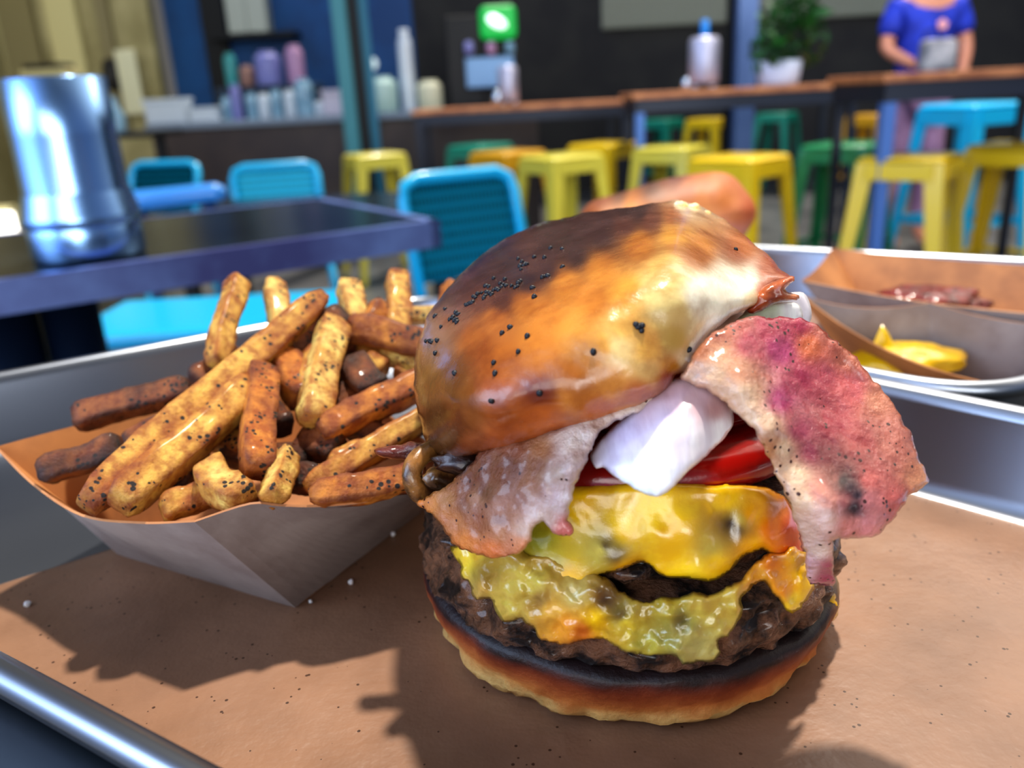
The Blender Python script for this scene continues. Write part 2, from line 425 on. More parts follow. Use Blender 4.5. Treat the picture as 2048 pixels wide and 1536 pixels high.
def fry(x0, y0, x1, y1, w, tone, off=0, label=None, bend=0, tw=.4, taper=(.7, .75), off2=None, depth2=.0, cat='fry'):
    n = 18; d0 = fdepth(x0, y0) + off; d1 = fdepth(x1, y1) + (off if off2 is None else off2)
    A, Bp = Pd(x0, y0, d0), Pd(x1, y1, d1)
    hw = w * .60 * (d0 + d1) / 2 / FPX
    ax = (Bp - A).normalized(); view = ((A + Bp) / 2 - CAM).normalized(); s = ax.cross(view).normalized(); u = s.cross(ax).normalized()
    bm = bmesh.new(); rings = []; sd = random.uniform(0, 50); lay = bm.verts.layers.float_color.new('Col'); cA, cB = TONES[tone]
    s2 = s * math.cos(tw) + u * math.sin(tw); u2 = u * math.cos(tw) - s * math.sin(tw)
    for i in range(n + 1):
        t = i / n; e = min(t, 1 - t) * n
        k = 1.0
        if i == 0: k = taper[0] * .75
        elif i == 1: k = (taper[0] + 1) / 2
        if i == n: k = taper[1] * .75
        elif i == n - 1: k = (taper[1] + 1) / 2
        k *= 1 + .09 * noise.noise(Vector((t * 3, sd, 0)))
        c = A.lerp(Bp, t) + s * (bend * math.sin(math.pi * t) * hw * 2) + s * noise.noise(Vector((t * 2.3, sd, 5))) * hw * .18
        ring = []
        for q in range(20):
            a = 2 * math.pi * (q + .5) / 20; ca, sa = math.cos(a), math.sin(a)
            rr = (abs(ca) ** 9 + abs(sa) ** 9) ** (-1 / 9) * .84
            p = c + (s2 * ca + u2 * sa) * hw * rr * k
            p += (p - c).normalized() * (fbm(p, 300, 4) * .00055)
            vv = bm.verts.new(p); ring.append(vv)
            edge = max(0, min(abs(ca), abs(sa)) / max(abs(ca), abs(sa)) - .55) * 1.5          # browned along the four edges
            endb = max(0, .14 - min(t, 1 - t)) * 4
            k_ = min(1, max(0, .12 + edge * .8 + endb + .75 * fbm((p.x + sd, p.y, p.z), 150, 3) + (.25 if ca * math.cos(sd) + sa * math.sin(sd) > .5 else 0)))
            vv[lay] = lin([cA[j] + (cB[j] - cA[j]) * k_ for j in range(3)])
        rings.append(ring)
    for a, b in zip(rings, rings[1:]):
        for q in range(20): bm.faces.new((a[q], a[(q + 1) % 20], b[(q + 1) % 20], b[q]))
    bm.faces.new(rings[0][::-1]); bm.faces.new(rings[-1]); bmesh.ops.recalc_face_normals(bm, faces=bm.faces)
    o = link('french_fry', bm, fry_m)
    tag(o, label, cat, 'fries in the card boat')
    return o
fries = [
 (171, 1012, 648, 592, 60, 'y', -.004, 'longest pale fry, running from the lower left rim to the top of the pile', 0.02, .3, (.9, .62)),
 (240, 1012, 512, 770, 66, 'y', -.005, 'thick golden fry lying just right of the longest fry', 0, .35, (.95, .8)),
 (150, 838, 380, 775, 52, 'b', .010, 'short browned fry poking out left above the boat', 0, .5, (1, .9)),
 (80, 948, 245, 890, 54, 'b', .004, 'dark-tipped browned fry at the left end inside the boat', 0, .3, (.8, .9)),
 (520, 738, 512, 945, 62, 'o', -.007, 'upright orange-brown fry standing mid pile', .05, .2, (.95, .9)),
 (664, 640, 628, 846, 62, 'p', -.004, 'short pale fry standing behind the upright orange one', .03, .3, (.7, .9)),
 (476, 548, 432, 730, 42, 'y', .010, 'pointed fry sticking up at the top left of the pile', 0, .5, (.25, .9)),
 (543, 562, 585, 740, 44, 'p', .016, 'blunt pale fry tip rising behind the longest fry', 0, .3, (.7, 1)),
 (694, 568, 735, 720, 48, 'p', .013, 'pale fry tip with a notched end, upper middle of the pile', 0, .4, (.95, 1)),
 (793, 545, 800, 700, 48, 'y', .016, 'rounded golden fry tip rising highest near the bun', 0, .2, (.6, 1)),
 (760, 605, 715, 700, 38, 'o', .010, 'small orange fry tip between two pale tips', 0, .4, (.8, 1)),
 (700, 655, 872, 690, 62, 'o', .002, 'wide orange fry lying crosswise beside the top bun', 0, .2, (1, 1)),
 (726, 634, 885, 628, 34, 'p', .014, 'pale fry lying level behind the wide orange one', 0, .3, (.8, 1)),
 (545, 715, 690, 630, 56, 'd', .003, 'dark roasted fry with blackened skin below the longest fry tip', -.1, .4, (.9, .8)),
 (640, 868, 858, 758, 56, 'o', -.001, 'long orange fry slanting up towards the bun', .05, .5, (.9, 1)),
 (610, 975, 858, 830, 48, 'y', -.001, 'long yellow fry slanting up to the bun above the lowest one', -.04, .3, (.6, 1)),
 (618, 992, 850, 945, 54, 'o', -.005, 'golden fry resting on the front rim beside the burger', -.12, .3, (.6, 1)),
 (418, 935, 492, 1000, 66, 'p', -.006, 'short herb-flecked fry leaning over the front rim', -.15, .4, (.9, .9)),
 (322, 1022, 436, 980, 54, 'y', .002, 'pale fry stub low at the front rim', 0, .3, (.8, .9)),
 (572, 900, 545, 1000, 46, 'p', -.006, 'ragged crisp yellow scrap standing at the front rim', .1, .6, (.5, 1)),
 (905, 572, 893, 660, 40, 'o', .022, 'orange fry end showing above the bun edge', 0, .5, (1, 1)),
 (560, 712, 610, 800, 60, 'o', .002, 'bright orange fry end between the upright fries', 0, .4, (.9, 1)),
 (700, 730, 752, 790, 66, 'd', .004, 'crusty dark fry lump in the middle right of the pile', 0, .4, (.9, 1)),
 (600, 880, 680, 905, 60, 'd', .006, 'dark fry deep in the pile above the front rim', 0, .4, (.9, 1)),
 (765, 700, 860, 735, 44, 'p', .010, 'pale fry wedge under the wide orange fry', 0, .4, (.8, 1)),
 (350, 905, 470, 840, 54, 'b', .012, 'browned fry deep in the gap between the two long fries', 0, .4, (.9, 1)),
 (630, 700, 600, 800, 40, 'y', .001, 'thin fry edge left of the short pale standing fry', 0, .4, (.9, 1)),
 (700, 850, 790, 890, 50, 'b', .008, 'browned fry deep in the pile near the burger', 0, .4, (.9, 1)),
 (440, 800, 560, 690, 44, 'b', .010, 'browned fry underneath the tip of the longest fry', 0, .4, (.9, 1)),
 (530, 950, 640, 960, 56, 'd', .004, 'dark fry lying low behind the ragged scrap', 0, .4, (.9, 1)),
 (250, 900, 420, 800, 50, 'b', .016, 'browned fry beneath the long ones at the left', 0, .4, (.9, 1)),
 (640, 780, 760, 830, 54, 'b', .008, 'browned fry crossing behind the short pale fry', 0, .4, (.9, 1)),
 (450, 900, 620, 930, 60, 'd', .010, 'dark fry at the bottom of the pile behind the upright one', 0, .4, (.9, 1)),
 (660, 940, 800, 870, 50, 'y', .004, 'yellow fry low between the two fries near the burger', 0, .4, (.9, 1)),
 (500, 760, 560, 860, 56, 'd', .006, 'dark fry hidden in the middle behind the upright one', 0, .4, (.9, 1)),
 (690, 800, 760, 720, 50, 'y', .008, 'golden fry stub in the middle right of the pile', 0, .4, (.9, 1)),
 (620, 760, 700, 690, 48, 'b', .010, 'browned fry behind the top of the short pale fry', 0, .4, (.9, 1)),
 (800, 760, 870, 700, 44, 'y', .012, 'yellow fry end against the bun side', 0, .4, (.9, 1)),
 (390, 770, 470, 700, 46, 'b', .018, 'browned fry end behind the middle of the longest fry', 0, .4, (.9, 1)),
 (345, 985, 400, 905, 52, 'b', .006, 'browned fry filling the gap beside the thick golden fry', 0, .4, (.9, 1)),
 (420, 860, 500, 900, 56, 'y', .008, 'golden fry under the thick golden fry', 0, .4, (.9, 1)),
 (210, 960, 330, 925, 50, 'd', .012, 'dark fry lying under the left end of the longest fry', 0, .4, (.9, 1)),
]
for f in fries: fry(*f[:6], off=f[6], label=f[7], bend=f[8], tw=f[9], taper=f[10])

# ================================================================== the burger
BC = Vector((.0265, .1850, TZ))                     # axis of the stack
burger = thing('bacon_cheeseburger', 'tall bacon cheeseburger with a tilted poppy-seed bun, in front on the near tray', 'burger', BC)
crust = mat('bun crust', rough=.24, attr=True, c2=(160, 112, 66), mixvar=.6, nscale=70, ndet=6, bump=.22, bscale=170, bdist=.0012, sss=.12, coat=.3, spec=.6, rvar=.08)
crumbm = mat('bun base', rough=.5, attr=True, c2=(190, 140, 90), mixvar=.5, nscale=110, ndet=6, bump=.45, bscale=420, bdist=.001, sss=.15, coat=.12)
meat = mat('charred beef', (150, 104, 76), .26, 0, c2=(30, 16, 11), nscale=120, ndet=10, bump=1, bscale=520, bdist=.004, coat=.6, lo=.42, hi=.58)
cheese_m = mat('melted cheese', rough=.2, attr=True, c2=(200, 150, 40), mixvar=.45, nscale=90, bump=.22, bscale=160, bdist=.0016, sss=.25, coat=.6, sssr=(1, .7, .2))
bacon_m = mat('fried bacon', rough=.2, attr=True, c2=(170, 84, 74), mixvar=.45, nscale=80, ndet=9, bump=1, bscale=380, bdist=.0013, specks=(620, .24, (70, 30, 24)), sss=.15, coat=.7, rvar=.1)
onion_m = mat('raw onion', rough=.3, attr=True, c2=(205, 190, 205), mixvar=.5, nscale=60, bump=.12, bscale=120, sss=.3, coat=.4, stretch=(4, 1, 1), sssr=(1, 1, 1))
tomato_m = mat('tomato slice', (112, 5, 8), .2, 0, c2=(156, 18, 10), nscale=60, bump=.3, bscale=110, bdist=.001, coat=.7, sss=.15)
seed_m = mat('poppy seed', (22, 24, 32), .5, 0, bump=.3, bscale=3000, bdist=.0002)

def lathe_cols(bm, fn):
    lay = bm.verts.layers.float_color.new('Col')
    for v in bm.verts: v[lay] = fn(v.co)
    return bm
def bdisp(p, r, a, i):
    n = Vector((math.cos(a), math.sin(a), 0)); z = p.z - TZ
    amp = .0009 if z > .004 else .0030
    p = p + n * (amp * (.6 * fbm((n.x * 2, n.y * 2, z * 50), 2.4, 2) + .55 * fbm((n.x * 5 + 3, n.y * 5, z * 260), 1.7, 4))) + Vector((0, 0, .0007 * fbm((n.x, n.y, 3), 3, 2) if z > .004 else 0))
    p.z += (.0012 - .0022 * n.x) * min(z / .012, 1)
    return p
bb = lathe([(0, .0004), (.02, .0004), (.042, .0006), (.0470, .0010), (.0484, .0022), (.0491, .0036), (.0494, .0052), (.0503, .0070), (.0510, .0088), (.0514, .0104), (.0515, .0118), (.0511, .0130), (.050, .0138), (.0475, .0141), (.03, .0141), (0, .0141)], BC, 200, bdisp)
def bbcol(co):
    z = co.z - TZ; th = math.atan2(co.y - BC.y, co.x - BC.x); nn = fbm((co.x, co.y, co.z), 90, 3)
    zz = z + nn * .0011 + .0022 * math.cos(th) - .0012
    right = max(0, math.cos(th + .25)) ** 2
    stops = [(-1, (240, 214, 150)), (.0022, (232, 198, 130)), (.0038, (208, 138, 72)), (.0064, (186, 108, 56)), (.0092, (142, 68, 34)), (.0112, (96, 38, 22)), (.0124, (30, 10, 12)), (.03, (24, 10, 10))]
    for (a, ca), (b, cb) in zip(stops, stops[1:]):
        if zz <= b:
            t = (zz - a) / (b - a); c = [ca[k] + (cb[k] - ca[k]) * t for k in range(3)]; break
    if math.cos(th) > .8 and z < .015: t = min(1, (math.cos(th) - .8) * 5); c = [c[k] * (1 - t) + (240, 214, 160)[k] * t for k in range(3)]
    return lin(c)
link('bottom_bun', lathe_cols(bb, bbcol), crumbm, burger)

def mdisp(s):
    def f(p, r, a, i):
        n = Vector((math.cos(a), math.sin(a), 0))
        return p + n * (.0026 * fbm((p.x, p.y, p.z + s), 170, 5)) + Vector((0, 0, .0012 * fbm((n.x, n.y, s), 2, 3)))
    return f
def patty(z0, z1, R, s):
    h = z1 - z0; pr = [(0, z0), (R - .006, z0), (R - .002, z0 + h * .08), (R - .0005, z0 + h * .2), (R, z0 + h * .35), (R, z0 + h * .5), (R - .0003, z0 + h * .65), (R - .0008, z0 + h * .8), (R - .003, z0 + h * .94), (R - .008, z1), (R * .5, z1), (0, z1)]
    q = [pr[0]]
    for a, b in zip(pr, pr[1:]):
        for k in (.25, .5, .75, 1): q.append((a[0] + (b[0] - a[0]) * k, a[1] + (b[1] - a[1]) * k))
    return lathe(q, BC, 220, mdisp(s))
link('beef_patty', patty(.0124, .0315, .0503, 0), meat, burger)
link('beef_patty', patty(.0315, .0470, .0460, 4), meat, burger)

def cyl_depth(R, zr=None, off=0):
    """forward depth where the ray through a pixel meets the (tapered) side of the stack"""
    def f(X):
        out = np.empty(len(X))
        for i, (x, y) in enumerate(X):
            d = ray(x, y); RR = R; t = .17
            for it in range(3):
                a = d.x ** 2 + d.y ** 2; b = 2 * ((CAM.x - BC.x) * d.x + (CAM.y - BC.y) * d.y); c = (CAM.x - BC.x) ** 2 + (CAM.y - BC.y) ** 2 - RR * RR
                D = b * b - 4 * a * c; t = (-b - math.sqrt(max(D, 0))) / (2 * a)
                z = CAM.z + d.z * t - TZ
                if zr: RR = np.interp(z, [q[0] for q in zr], [q[1] for q in zr])
            out[i] = t + off
        return out
    return f
zr = [(.015, .0505), (.030, .0495), (.040, .0475), (.050, .0440), (.056, .0400), (.062, .034)]
cz = cyl_depth(.048, zr)
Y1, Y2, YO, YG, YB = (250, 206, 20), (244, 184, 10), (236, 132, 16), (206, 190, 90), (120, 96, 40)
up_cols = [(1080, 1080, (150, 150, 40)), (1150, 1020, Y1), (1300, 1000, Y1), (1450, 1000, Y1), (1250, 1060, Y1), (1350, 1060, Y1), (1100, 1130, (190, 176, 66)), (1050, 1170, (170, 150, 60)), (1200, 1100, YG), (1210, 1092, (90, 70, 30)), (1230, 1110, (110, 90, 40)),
           (1500, 1030, Y2), (1540, 1060, YO), (1585, 1060, (226, 84, 16)), (1590, 1100, (222, 90, 18)), (1420, 1090, YG), (1480, 1040, YG), (1462, 1048, (60, 40, 24)), (1475, 1060, (120, 100, 60)), (1350, 1130, Y1), (1430, 1130, Y1), (1500, 1090, Y2), (1250, 1145, Y2), (1000, 1110, YG), (1130, 1160, Y2)]  # orange-red points paint the tomato and its reflection into the cheese
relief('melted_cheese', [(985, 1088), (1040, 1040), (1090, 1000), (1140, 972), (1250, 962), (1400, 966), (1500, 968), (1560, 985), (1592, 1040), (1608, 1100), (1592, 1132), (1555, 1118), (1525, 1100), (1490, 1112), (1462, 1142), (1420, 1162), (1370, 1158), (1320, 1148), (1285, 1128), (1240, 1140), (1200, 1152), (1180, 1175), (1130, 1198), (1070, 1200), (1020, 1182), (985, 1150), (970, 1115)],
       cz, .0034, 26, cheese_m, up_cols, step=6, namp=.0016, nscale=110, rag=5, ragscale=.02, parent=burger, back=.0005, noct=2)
lo_cols = [(930, 1120, (226, 196, 60)), (960, 1180, (200, 170, 90)), (1000, 1200, YG), (1060, 1170, YG), (1100, 1220, (220, 170, 70)), (1130, 1250, (226, 150, 40)), (1165, 1262, (206, 112, 36)), (1210, 1200, (96, 70, 40)), (1240, 1230, (110, 92, 50)), (1080, 1200, (150, 120, 60)), (970, 1150, (150, 130, 60)), (1340, 1220, (190, 176, 70)), (1330, 1270, (150, 140, 70)), (1190, 1240, Y1), (1150, 1190, (190, 170, 100)), (1250, 1250, (216, 190, 60)), (1300, 1290, (180, 170, 70)), (1400, 1300, (190, 180, 110)), (1400, 1220, (206, 190, 90)), (1360, 1240, (110, 100, 50)), (1450, 1200, YG), (1520, 1150, (226, 170, 60)), (1570, 1180, (250, 170, 40)), (1590, 1200, (252, 224, 60)), (1610, 1150, Y1), (1540, 1130, (216, 130, 40))]
def lo_depth(X): return cyl_depth(.0505, [(.012, .0530), (.022, .0527), (.030, .0515), (.036, .0498), (.045, .0475)])(X)
relief('melted_cheese', [(905, 1092), (918, 1128), (935, 1168), (940, 1195), (975, 1206), (1000, 1238), (1046, 1244), (1070, 1268), (1092, 1286), (1130, 1292), (1172, 1282), (1200, 1272), (1228, 1290), (1262, 1308), (1330, 1316), (1395, 1326), (1430, 1316), (1440, 1280), (1468, 1258), (1482, 1215), (1500, 1180), (1528, 1160), (1548, 1196), (1575, 1220), (1606, 1216), (1622, 1180), (1612, 1100), (1560, 1100), (1515, 1122), (1480, 1158), (1430, 1182), (1370, 1188), (1320, 1196), (1285, 1206), (1250, 1196), (1226, 1168), (1190, 1145), (1100, 1110), (1010, 1096), (950, 1088)],
       lo_depth, .0024, 20, cheese_m, lo_cols, step=6, namp=.0030, nscale=150, rag=11, ragscale=.03, parent=burger, back=.001)
relief('melted_cheese', [(1616, 1172), (1645, 1170), (1672, 1192), (1676, 1225), (1662, 1242), (1650, 1222), (1634, 1208), (1620, 1215), (1612, 1195)], const(.190), .003, 12, cheese_m, [(1630, 1180, Y2), (1670, 1210, Y1), (1650, 1200, (90, 66, 30))], step=5, namp=.001, nscale=300, rag=4, parent=burger)

# tomato
def tdisp(p, r, a, i):
    return p + Vector((math.cos(a), math.sin(a), 0)) * .0006 * fbm((math.cos(a), math.sin(a), 2), 3, 3) + Vector((0, 0, -.10 * (p.y - BC.y + .044) * 0))
tb = lathe([(0, .0478), (.038, .0478), (.0418, .0485), (.0440, .0505), (.0448, .0535), (.0440, .0562), (.041, .0574), (.02, .0576), (0, .0576)], BC, 120, tdisp)
link('tomato_slice', tb, tomato_m, burger)
tb = lathe([(0, .0580), (.030, .0580), (.0335, .0588), (.0345, .0605), (.0335, .0622), (.030, .0628), (0, .0628)], BC + Vector((.008, .002, 0)), 100, tdisp)
link('tomato_slice', tb, tomato_m, burger)

# top bun
D_TOP = tps([(828, 760, .188), (848, 880, .180), (990, 905, .164), (1120, 872, .158), (1250, 830, .155), (1380, 740, .156), (1480, 650, .164), (1580, 560, .176), (1520, 500, .192), (1450, 450, .208), (1350, 405, .218), (1150, 430, .220), (1000, 485, .214), (900, 570, .204), (848, 650, .194),
             (1000, 760, .153), (1150, 720, .149), (1300, 650, .1505), (1420, 560, .160), (900, 660, .181), (1050, 605, .168), (1200, 545, .166), (1360, 465, .180), (1000, 860, .1555), (900, 800, .162), (1150, 820, .1505), (1300, 750, .1495)])
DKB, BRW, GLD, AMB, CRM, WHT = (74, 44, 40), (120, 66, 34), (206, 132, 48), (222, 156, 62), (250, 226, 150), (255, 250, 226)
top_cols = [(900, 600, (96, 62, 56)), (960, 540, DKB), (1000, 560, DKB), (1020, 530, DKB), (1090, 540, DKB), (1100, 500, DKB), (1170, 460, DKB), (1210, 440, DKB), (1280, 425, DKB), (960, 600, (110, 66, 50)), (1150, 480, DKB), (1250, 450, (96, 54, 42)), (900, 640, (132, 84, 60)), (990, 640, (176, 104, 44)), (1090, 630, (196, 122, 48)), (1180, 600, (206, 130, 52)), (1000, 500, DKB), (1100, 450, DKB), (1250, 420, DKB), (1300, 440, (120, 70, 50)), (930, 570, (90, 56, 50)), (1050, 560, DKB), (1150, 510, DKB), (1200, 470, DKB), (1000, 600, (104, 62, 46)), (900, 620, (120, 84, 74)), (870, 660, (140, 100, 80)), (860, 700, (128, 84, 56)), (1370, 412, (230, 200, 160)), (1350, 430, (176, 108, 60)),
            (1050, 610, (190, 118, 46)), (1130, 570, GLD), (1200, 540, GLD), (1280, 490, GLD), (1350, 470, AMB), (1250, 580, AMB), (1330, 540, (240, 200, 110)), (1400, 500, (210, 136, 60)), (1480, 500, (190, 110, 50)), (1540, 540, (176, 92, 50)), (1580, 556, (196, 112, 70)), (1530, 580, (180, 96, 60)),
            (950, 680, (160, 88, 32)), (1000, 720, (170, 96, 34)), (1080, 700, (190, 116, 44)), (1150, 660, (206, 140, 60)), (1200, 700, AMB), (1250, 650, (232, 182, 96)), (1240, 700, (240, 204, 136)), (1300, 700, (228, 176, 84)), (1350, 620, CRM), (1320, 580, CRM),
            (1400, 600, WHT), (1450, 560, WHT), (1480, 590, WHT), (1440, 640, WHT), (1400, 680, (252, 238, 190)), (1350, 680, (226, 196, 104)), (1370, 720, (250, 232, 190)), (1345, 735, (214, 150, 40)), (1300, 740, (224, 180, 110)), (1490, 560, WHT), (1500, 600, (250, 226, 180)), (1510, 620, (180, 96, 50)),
            (850, 760, (110, 72, 32)), (860, 830, (100, 68, 34)), (900, 760, (128, 74, 28)), (930, 830, (132, 72, 26)), (880, 880, (92, 60, 34)), (1000, 800, (160, 82, 26)), (1080, 790, (120, 48, 20)), (1080, 830, (186, 96, 30)), (1150, 780, (210, 134, 52)), (1220, 760, (222, 150, 66)), (1000, 880, (178, 92, 36)), (1100, 870, (206, 112, 44)), (1200, 830, (200, 110, 46)), (1280, 790, (206, 122, 60)), (1340, 755, (180, 84, 44)), (950, 900, (150, 80, 40))]  # left and lower browns darkened, putting shade into the crust colour
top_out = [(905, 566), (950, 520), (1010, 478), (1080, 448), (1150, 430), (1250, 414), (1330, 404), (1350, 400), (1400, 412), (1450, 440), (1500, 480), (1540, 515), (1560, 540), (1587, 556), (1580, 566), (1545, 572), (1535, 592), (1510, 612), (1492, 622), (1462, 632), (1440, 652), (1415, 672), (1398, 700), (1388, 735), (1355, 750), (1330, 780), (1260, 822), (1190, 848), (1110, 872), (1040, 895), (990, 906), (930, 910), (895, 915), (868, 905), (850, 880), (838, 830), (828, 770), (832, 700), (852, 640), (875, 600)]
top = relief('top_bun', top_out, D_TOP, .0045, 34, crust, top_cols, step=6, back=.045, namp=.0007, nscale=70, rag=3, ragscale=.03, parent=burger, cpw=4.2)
# torn crumb flakes at the open side
crumb_m = mat('torn crumb', (252, 240, 196), .8, 0, c2=(236, 206, 130), nscale=200, bump=.8, bscale=700, bdist=.001, sss=.4)
def blob(name, x, y, d, rpx, sq, m, parent, seed=0, amp=.35, sub=3):
    bm = bmesh.new(); bmesh.ops.create_icosphere(bm, subdivisions=sub, radius=1)
    r = rpx * d / FPX; c = Pd(x, y, d)
    for v in bm.verts:
        k = 1 + amp * fbm(v.co + Vector((seed, 0, 0)), 1.6, 3); q = v.co * k
        v.co = c + Rt * q.x * r * sq[0] + Up * q.y * r * sq[1] + Fw * q.z * r * sq[2]
    return link(name, bm, m, parent)
for i, (x, y, r, s) in enumerate([(1388, 418, 12, (1.2, .8, 1)), (1362, 414, 13, (1.1, .9, 1)), (1412, 428, 9, (1.2, .7, 1))]):
    blob('white_crumb', x, y, .2125, r, s, crumb_m, top, i)
flap = relief('crust_flap', [(1500, 610), (1515, 585), (1540, 565), (1583, 552), (1590, 560), (1570, 580), (1598, 590), (1592, 600), (1560, 604), (1530, 618), (1506, 628), (1492, 624)], const(.168), .003, 14, crust, [(1520, 590, (200, 110, 60)), (1580, 560, (210, 120, 80)), (1590, 595, (214, 140, 96)), (1550, 600, (150, 76, 50)), (1505, 620, (176, 84, 50))], step=5, namp=.001, nscale=300, rag=3, parent=top)

seeds_z = [(770, 375), (830, 378), (688, 420), (740, 424), (605, 430), (625, 445), (640, 455), (615, 468), (650, 458), (620, 485), (634, 462), (832, 470), (757, 516), (730, 525), (742, 520), (480, 530), (538, 535), (617, 545), (440, 568), (455, 572), (512, 556), (530, 560), (545, 566), (520, 572), (572, 568), (590, 576), (602, 570), (680, 578), (420, 603), (445, 600), (462, 606), (480, 590), (496, 584), (470, 612), (438, 618), (430, 632), (378, 622), (388, 628), (340, 665), (352, 660), (362, 656), (372, 652), (688, 625), (232, 686), (180, 722), (285, 705), (298, 712), (272, 728), (290, 738), (278, 745), (256, 738), (292, 752), (210, 778), (565, 780), (523, 810), (652, 826), (605, 905), (990, 906), (480, 962), (486, 1015), (280, 1014), (714, 1118), (468, 1158), (1210, 766), (1222, 776), (1236, 772), (1238, 796), (1480, 894), (1720, 382), (134, 850), (152, 850), (162, 854), (192, 848), (182, 912), (400, 610), (505, 590), (606, 555)]
sb = bmesh.new(); bmesh.ops.create_icosphere(sb, subdivisions=2, radius=.00058)
for v in sb.verts: v.co.x *= 1.25; v.co += v.co.normalized() * .00008 * noise.noise(v.co * 4000)
sme = bpy.data.meshes.new('poppy_seed'); sb.to_mesh(sme); sb.free(); sme.materials.append(seed_m); sme.polygons.foreach_set('use_smooth', [True] * len(sme.polygons))
dg = bpy.context.evaluated_depsgraph_get()
from mathutils.bvhtree import BVHTree
tw = world_of(top)
tv = [v.co + tw for v in top.data.vertices]; bvh = BVHTree.FromPolygons(tv, [tuple(p.vertices) for p in top.data.polygons])
for i, (zx, zy) in enumerate(seeds_z):
    x, y = 800 + zx / 2.56, 350 + zy / 2.56
    rr = ray(x, y).normalized(); h = bvh.ray_cast(CAM, rr)
    if h[0] is None: continue
    o = bpy.data.objects.new('poppy_seed', sme); COL.objects.link(o); o.parent = top; o.location = h[0] - rr * .0002 - tw
    o.rotation_euler = (random.uniform(0, 3), random.uniform(0, 3), random.uniform(0, 3)); s = random.uniform(.75, 1.05); o.scale = (s, s, s)

# onion
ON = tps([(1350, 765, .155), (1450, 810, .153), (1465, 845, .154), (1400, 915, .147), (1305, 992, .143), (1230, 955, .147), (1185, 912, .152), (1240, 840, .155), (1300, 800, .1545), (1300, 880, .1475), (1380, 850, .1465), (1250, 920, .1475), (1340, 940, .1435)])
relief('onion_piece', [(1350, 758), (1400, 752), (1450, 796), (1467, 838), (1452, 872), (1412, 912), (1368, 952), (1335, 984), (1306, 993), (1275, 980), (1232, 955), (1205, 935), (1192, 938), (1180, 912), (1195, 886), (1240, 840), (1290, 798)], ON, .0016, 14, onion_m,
       [(1350, 790, (226, 196, 206)), (1300, 820, (222, 206, 222)), (1250, 860, (214, 206, 232)), (1220, 910, (220, 216, 230)), (1380, 800, (216, 184, 180)), (1430, 820, (206, 164, 160)), (1300, 900, (232, 226, 244)), (1340, 870, (228, 222, 246)), (1290, 960, (240, 250, 250)), (1400, 880, (255, 255, 255)), (1340, 950, (255, 255, 255)), (1440, 860, (255, 255, 255))], step=6, rag=2, parent=burger, namp=.0008, nscale=90)  # pure white points paint the brightly lit lower right facet
relief('onion_piece', [(1470, 645), (1500, 620), (1540, 608), (1580, 604), (1600, 612), (1604, 640), (1570, 660), (1500, 660)], const(.178), .0015, 10, onion_m, [(1500, 630, (196, 216, 180)), (1530, 625, (206, 222, 190)), (1590, 620, (245, 250, 245))], step=6, parent=burger)
relief('onion_piece', [(1480, 660), (1510, 600), (1580, 585), (1612, 590), (1622, 640), (1580, 670)], const(.186), .0015, 10, onion_m, [(1500, 630, (235, 240, 240)), (1590, 600, (250, 250, 250))], step=7, parent=burger)

# right bacon rasher
RB = tps([(1385, 720, .1500), (1440, 660, .1525), (1500, 640, .1560), (1600, 640, .1600), (1700, 700, .1620), (1780, 800, .1610), (1855, 960, .1570), (1760, 1070, .1500), (1665, 1085, .1480), (1660, 1165, .1600), (1612, 1165, .1590), (1605, 1080, .1505), (1560, 980, .1470), (1500, 860, .1455), (1420, 785, .1480),
          (1500, 740, .1480), (1560, 740, .1545), (1620, 800, .1570), (1700, 860, .1555), (1600, 900, .1500), (1680, 960, .1480), (1780, 950, .1520), (1640, 1020, .1450), (1540, 860, .1440), (1480, 780, .1450)])
MG, PK, PKL, FT, TAN, OR = (172, 46, 80), (188, 62, 88), (208, 108, 100), (236, 206, 170), (214, 156, 118), (206, 104, 60)
rb_cols = [(1400, 700, (190, 120, 80)), (1440, 660, (200, 120, 90)), (1440, 700, TAN), (1480, 640, (190, 90, 80)), (1500, 690, PK), (1540, 650, PK), (1600, 645, PK), (1620, 690, OR), (1650, 665, (196, 110, 90)), (1560, 700, (196, 74, 124)), (1600, 760, MG), (1560, 800, (184, 62, 118)), (1640, 760, (190, 84, 96)), (1700, 710, (204, 120, 90)), (1700, 780, (196, 92, 92)), (1760, 800, (206, 130, 100)), (1660, 850, (168, 60, 72)), (1600, 860, (170, 66, 92)), (1650, 900, (130, 48, 56)), (1620, 905, (150, 56, 78)), (1720, 880, (180, 84, 80)), (1790, 880, (206, 130, 110)), (1840, 960, (214, 150, 110)), (1740, 960, PKL), (1790, 1000, PKL), (1700, 1050, (210, 130, 120)), (1740, 1060, (222, 140, 140)),
           (1480, 740, TAN), (1430, 750, (226, 190, 150)), (1500, 790, FT), (1400, 745, (226, 190, 160)), (1460, 790, (214, 170, 130)), (1530, 850, FT), (1560, 900, FT), (1590, 950, FT), (1545, 900, (206, 150, 100)), (1600, 1000, (226, 190, 150)), (1640, 980, (210, 140, 120)), (1620, 1060, (216, 180, 160)), (1650, 1040, (226, 190, 176)), (1640, 1100, (224, 196, 180)), (1620, 1140, (226, 190, 196)), (1655, 1140, (170, 60, 100)), (1650, 1165, (170, 56, 96)),
           (1685, 962, (46, 22, 26)), (1700, 975, (60, 30, 40)), (1715, 990, (50, 26, 40)), (1708, 1015, (50, 30, 40)), (1668, 958, (150, 90, 80)), (1735, 1000, (200, 120, 120)), (1690, 1000, (160, 90, 90)), (1665, 1000, (206, 140, 124))]
